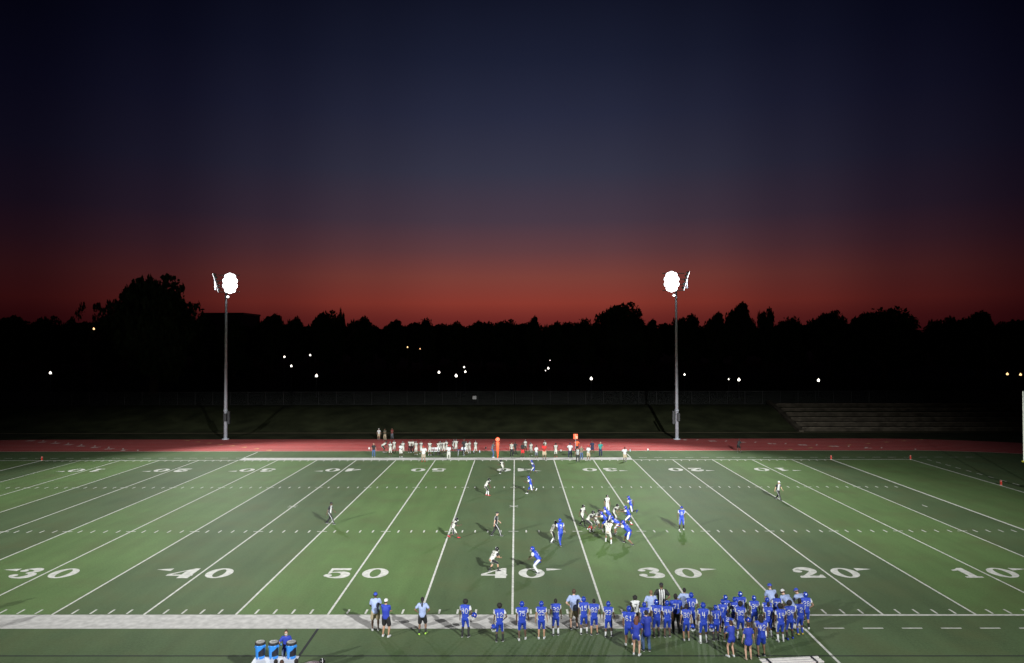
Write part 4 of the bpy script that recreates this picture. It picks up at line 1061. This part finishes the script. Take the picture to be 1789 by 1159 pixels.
person(1009.5,807.5,781,'stand2',180,'referee facing the camera on the far sideline','o','k','cap_black', top=('polo','ref'), bottom=('long','black'), group='officials on the field')
f_(1015.7,803,779,'hips',170,'man in camouflage shirt and dark jeans behind the far referee','camo','long','jeans', skin='l', hair='y')
f_(1028,805,778,'front',170,'coach in white shirt with red sleeves and khaki shorts','white','shorts','khaki', skin='m', head='cap_red', shoes='gray_shoe')
f_(1035,793,770,'stand2',200,'figure in dark navy behind the coach with red sleeves','navy','shorts','navy', skin='m', build=1.1)
f_(1049,797,772,'hipL',170,'man in teal shirt and navy trousers','teal','long','navy', skin='l', hair='g', build=1.1)
f_(1091.5,806.7,781,'hipR',165,'heavy man in white shirt and khaki shorts alone at the end of the far band','white','shorts','khaki', skin='d', build=1.2)
f_(1291,790,768,'bendhi',40,'dark clad person with a bag alone on the red track','black','shorts','black', skin='d')
f_(662,767.5,749,'stand',180,'man in white shirt and khaki shorts behind the track, left of three','white','shorts','khaki', skin='l', head='cap_white', shoes='white', zground=-.02)
f_(672.6,769.5,749,'cross',180,'man in dark olive shirt and khaki trousers behind the track, middle of three','olive','long','khaki', skin='m', zground=.01)
f_(685,767,750,'cross',180,'man in maroon shirt and grey trousers behind the track, right of three','maroon','long','grey', skin='m', zground=-.02)
# staff near the drinks table, bottom left
person(500,1166,1103,'talk',170,'woman in blue shirt, white mask and light blue gloves behind the blue coolers','l','b','bun', top=('tee','tee'), bottom=('long','tee'), mask=True, gloves='glove', build=.98)
for u, vt, hk, lb in ((481,1152,'k','person cut off at the bottom edge, left of two in front of the coolers'), (491.5,1153,'b','brown haired person cut off by the bottom edge, right of two before the coolers'), (517,1151,'k','black haired person cut off by the bottom edge below the right cooler')):
    q_ = pix(u, vt, 1.70); uv = q_
    dv = (CZ/(q_.y-CY)); vv = 579.5+F*(dv+.01743)
    person(u, vv, vt, 'front', 0, lb, 'm', hk, 'short', top=('tee','tee'), bottom=('shorts','tee'), group='people standing at the bottom edge')
# two people just outside the left edge whose shadows cross the white band
for (x_, y_, lb) in ((-16.05,-3.05,'person outside the left edge whose shadow crosses the white band'), (-17.95,-.95,'person outside the left edge whose shadow falls inside the field')):
    v_ = 579.5+F*(CZ/(y_-CY)+.01743); u_ = 894.5+F*((x_-CX)/(y_-CY)-.00514*-1)
    person(u_, v_, v_-72, 'stand', 20, lb, 'm', 'k', 'short', top=('polo','ltblue'), bottom=('shorts','khaki'))
bpy.data.scenes.remove(TS)

# ------------------------------------------------------------------ things held and things lying about
def below(h, extra=.0): return h[0][0]+Vector((0,0,-.14-extra))
loose_helmet(h12[1][0]+Vector((0,0,-.15)), 'blue', 'blue helmet hanging from the left hand of number 12')
p = pix_at(828,1077,-2.8); loose_helmet(Vector((p.x,-2.72,p.z)), 'blue', 'blue helmet under the right arm of number 40', 120)
loose_helmet(h30[0][0]+Vector((.02,0,-.15)), 'blue', 'blue helmet in the right hand of number 30')
loose_helmet(h4[0][0]+Vector((.02,0,-.15)), 'blue', 'blue helmet in the right hand of number 4')
loose_helmet(h35[0][0]+Vector((.04,.02,.02)), 'blue', 'blue helmet carried at the right hip of number 35', 90)
loose_helmet(h2[1][0]+Vector((0,0,-.15)), 'blue', 'blue helmet in the left hand of number 2')
for (u, v, c_, lb) in ((645,786,'white','pale helmet lying on the track at the far left of the visitors'), (849,785,'black','black helmet lying on the track left of the orange marker'),
                       (980,790,'white','pale helmet lying right of the white player number 2'), (1132,788,'white','pale helmet lying by the track edge right of the visitors')):
    p = pix(u, v); loose_helmet(Vector((p.x, p.y, .15)), c_, lb, 30)

# orange yardage marker and down box
M_or = mat('marker_orange', (1.0,.10,.02), .5); M_orw = mat('marker_pale', (.85,.35,.22), .5)
p = pix(869.5, 800.5); t = thing('yardage_marker', (p.x, p.y, .006), 'tall tapering orange yardage marker with a round top, held by the man in jeans', 'marker')
m = MB(); m.loft([(0,0,.02),(0,0,.9),(0,0,1.82)], [(.05,.05),(.14,.07),(.22,.08)], n=14); m.build('pad', M_or, t)
m = MB(); m.loft([(0,-.07,2.17),(0,.07,2.17)], [.26,.26], n=22, round_ends=False); ro = m.build('disc', M_or, t)
m = MB()
for i in range(24):
    a0, a1 = 2*math.pi*i/24, 2*math.pi*(i+1)/24
    m.add([(math.cos(a0)*.15, -.078, 2.17+math.sin(a0)*.15), (math.cos(a1)*.15, -.078, 2.17+math.sin(a1)*.15), (math.cos(a1)*.20, -.078, 2.17+math.sin(a1)*.20), (math.cos(a0)*.20, -.078, 2.17+math.sin(a0)*.20)], [(0,1,2,3)])
m.ball((0,-.075,2.17), (.07,.01,.07), n=10); m.build('ring', M_orw, ro)
p = pix(1007, 792); t = thing('down_marker', (p.x-.1, p.y, .006), 'orange down marker box on a pole held above the man in the orange vest', 'marker')
m = MB(); m.loft([(0,-.12,.0),(0,-.12,1.9)], [.02,.02], n=8); m.build('pole', M_galv, t)
m = MB(); m.box(-.26,.26,-.2,-.04,1.75,2.35); m.build('box', M_or, t)
m = MB(); m.box(-.02,.24,-.206,-.201,1.80,2.12); m.box(-.10,.06,-.206,-.201,2.18,2.3); m.build('number_panel', M_orw, t)

# aluminium bench, bottom right
M_alu = mat('aluminium', (.60,.57,.56), .4, metal=.0, noise_amt=.06, nscale=5)
def bench(u0, v0, u1, v1, label, h=.45, back=False, mt=None, legs=3):
    a, b = pix(u0, v0, h), pix(u1, v1, h); d = b-a; Ln = d.length
    t = thing('bench', ((a.x+b.x)/2, (a.y+b.y)/2, .004), label, 'bench', rz=math.atan2(d.y, d.x)); mt = mt or M_alu
    for i in range(3):
        m = MB(); m.box(-Ln/2, Ln/2, -.27+i*.205, -.155+i*.205, h-.045, h); m.build('seat_plank', mt, t)
    if back:
        m = MB(); m.box(-Ln/2, Ln/2, .30, .34, h+.12, h+.36); m.build('backrest', mt, t)
    for i in range(legs):
        x0 = -Ln/2+Ln*(.12+.76*i/(legs-1)); m = MB()
        m.box(x0-.03, x0+.03, -.25, .29, h-.10, h-.047); m.box(x0-.03, x0+.03, -.22, -.16, 0, h-.101); m.box(x0-.03, x0+.03, .20, .26, 0, h-.101); m.box(x0-.04, x0+.04, -.35, .35, 0, .04)
        if back: m.box(x0-.03, x0+.03, .255, .297, h-.04, h+.34)
        m.box(x0-.045, x0+.045, -.275, -.272, h-.05, h+.002)
        m.box(x0-.05, x0+.05, -.28, .27, h+.001, h+.006)
        m.build('leg', M_dark, t)
    return t
bench(1331,1156,1434,1151,'long aluminium bench at the bottom edge below number 42', .45, legs=2)
bench(748,788,768,788,'white team bench on the far sideline behind the visitors', .5, back=True, mt=mat('bench_white', (.6,.6,.62), .5))
# drinks table near the left bottom and its coolers
def table(u0, v0, u1, v1, h, label, dep=.76, mt=None, cloth_=None):
    a, b = pix(u0, v0, h), pix(u1, v1, h); d = b-a; Ln = d.length
    t = thing('table', ((a.x+b.x)/2, (a.y+b.y)/2, .004), label, 'table', rz=math.atan2(d.y, d.x))
    m = MB(); m.box(-Ln/2, Ln/2, -dep/2, dep/2, h-.04, h); o = m.build('table_top', mt or M_tab, t)
    bv = o.modifiers.new('bevel', 'BEVEL'); bv.width = .015; bv.segments = 2
    for x_ in (-1, 1):
        for y_ in (-1, 1): m = MB(); m.loft([(x_*(Ln/2-.15), y_*(dep/2-.1), 0), (x_*(Ln/2-.22), y_*(dep/2-.1), h-.04)], [.016,.016], n=8); m.build('leg', M_galv, t)
    return t, Vector(((a.x+b.x)/2, (a.y+b.y)/2, h)), Ln
M_tab = mat('table_plastic', (.66,.66,.70), .45)
table(441,1155,519,1153,.74,'white folding table with the blue coolers at the bottom left')
M_cool = mat('cooler_blue', (.03,.24,.72), .35); M_lid = mat('cooler_lid', (.26,.25,.25), .5); M_pan = mat('cooler_panel', (.008,.010,.02), .5)
for u, v, lb in ((454,1150,'left one of the three blue drink coolers on the white table'), (477.5,1150,'middle one of the three blue drink coolers on the white table'), (508.5,1150,'right one of the three blue drink coolers, in front of the masked woman')):
    p = pix(u, v, .75); t = thing('drink_cooler', (p.x, p.y+.05, .742), lb, 'cooler', 'blue drink coolers on the table')
    m = MB(); m.loft([(0,0,.0),(0,0,.03),(0,0,.50),(0,0,.56)], [.165,.175,.195,.19], n=24, round_ends=False); m.build('barrel', M_cool, t)
    m = MB(); m.loft([(0,0,.55),(0,0,.57),(0,0,.625),(0,0,.64)], [.205,.21,.205,.185], n=24, round_ends=False, mi=0); lo = m.build('lid', C['black'], t)
    m = MB(); m.loft([(0,0,.641),(0,0,.655),(0,0,.66)], [.18,.175,.15], n=24, round_ends=False); m.loft([(-.09,0,.672),(.09,0,.672)], [.014,.014], xref=(0,0,1), n=6); m.build('lid_top', M_lid, lo)
    m = MB()
    for i in range(6):
        a0, a1 = R(-92+i*14), R(-92+(i+1)*14); rr0 = .1975
        zt0, zt1 = (.30+.03*i*1.2), (.30+.03*(i+1)*1.2)
        m.add([(math.cos(a0)*rr0, math.sin(a0)*rr0, .12), (math.cos(a1)*rr0, math.sin(a1)*rr0, .12), (math.cos(a1)*rr0, math.sin(a1)*rr0, min(.46,zt1)), (math.cos(a0)*rr0, math.sin(a0)*rr0, min(.46,zt0))], [(0,1,2,3)])
    m.build('label_panel', M_pan, t)
    m = MB(); m.loft([(0,-.17,.06),(0,-.24,.06)], [.022,.016], xref=(0,0,1), n=8); m.loft([(0,-.23,.07),(0,-.23,.03)], [.012,.012], n=6); m.build('spigot', C['white'], t)
    for s in (1, -1): m = MB(); m.box(s*.192-.02, s*.192+.02, -.07, .07, .43, .47); m.build('handle', M_cool, t)
# bottles on the table
M_bot = mat('bottle_plastic', (.60,.66,.75), .3)
for u, v, lb in ((494,1141,'white drink bottle between the middle and right coolers'),):
    p = pix(u, v, .85); t = thing('bottle', (p.x, p.y+.0, .742), lb, 'bottle')
    m = MB(); m.loft([(0,0,0),(0,0,.02),(0,0,.20),(0,0,.25)], [.035,.04,.04,.02], n=12, round_ends=False); m.build('body', M_bot, t)
    m = MB(); m.loft([(0,0,.25),(0,0,.29)], [.022,.018], n=10, round_ends=False); m.build('cap', C['black'], t)
# pink round tub with ice at the very bottom
p = pix(545,1163,.5); t = thing('round_table', (p.x, p.y, .004), 'pale pink round table top at the bottom edge right of the coolers', 'table')
m = MB(); m.loft([(0,0,.46),(0,0,.5)], [.42,.43], n=28, round_ends=False); m.build('table_top', mat('pale_pink', (.55,.40,.44), .6), t)
m = MB(); m.loft([(0,0,0),(0,0,.04),(0,0,.05),(0,0,.46)], [.25,.24,.05,.05], n=12, round_ends=False); m.build('pedestal', M_galv, t)
p = pix(563,1158,.62); loose_helmet(Vector((p.x, p.y, .645)), 'black', 'black helmet with white bars on the pale pink round table')
# far table with white jugs
ft, fc, fl = table(798,786,813,786,.74,'dark draped table behind the visitors with white jugs', dep=.7, mt=mat('table_cloth_navy', (.04,.04,.12), .8))
for i, lb in ((0,'left white jug on the far table'), (1,'right white jug on the far table')):
    t = thing('jug', (fc.x+.15+i*.36, fc.y, .744), lb, 'jug', 'white jugs on the far table')
    m = MB(); m.loft([(0,0,0),(0,0,.02),(0,0,.2),(0,0,.28),(0,0,.30)], [.11,.13,.13,.06,.05], n=14, round_ends=False); m.build('body', mat('jug_white', (.6,.63,.7), .4) if i == 0 else bpy.data.materials['jug_white'], t)
    m = MB(); m.loft([(0,0,.30),(0,0,.34)], [.06,.055], n=10, round_ends=False); m.build('lid', M_lid, t)
# white bottles standing beside the heavy man at the end of the band
for u, v, lb in ((1101,789,'white bottle held out beside the heavy man at the end of the far band'), (828,791,'white bottle in the grass right of the far table'), (838,791,'second white bottle in the grass right of the far table')):
    p = pix(u, v); t = thing('bottle', (p.x, p.y, .006), lb, 'bottle')
    m = MB(); m.loft([(0,0,0),(0,0,.02),(0,0,.22),(0,0,.27)], [.05,.055,.055,.02], n=10, round_ends=False); m.build('body', M_bot, t)
    m = MB(); m.loft([(0,0,.27),(0,0,.30)], [.025,.02], n=8, round_ends=False); m.build('cap', C['white'], t)
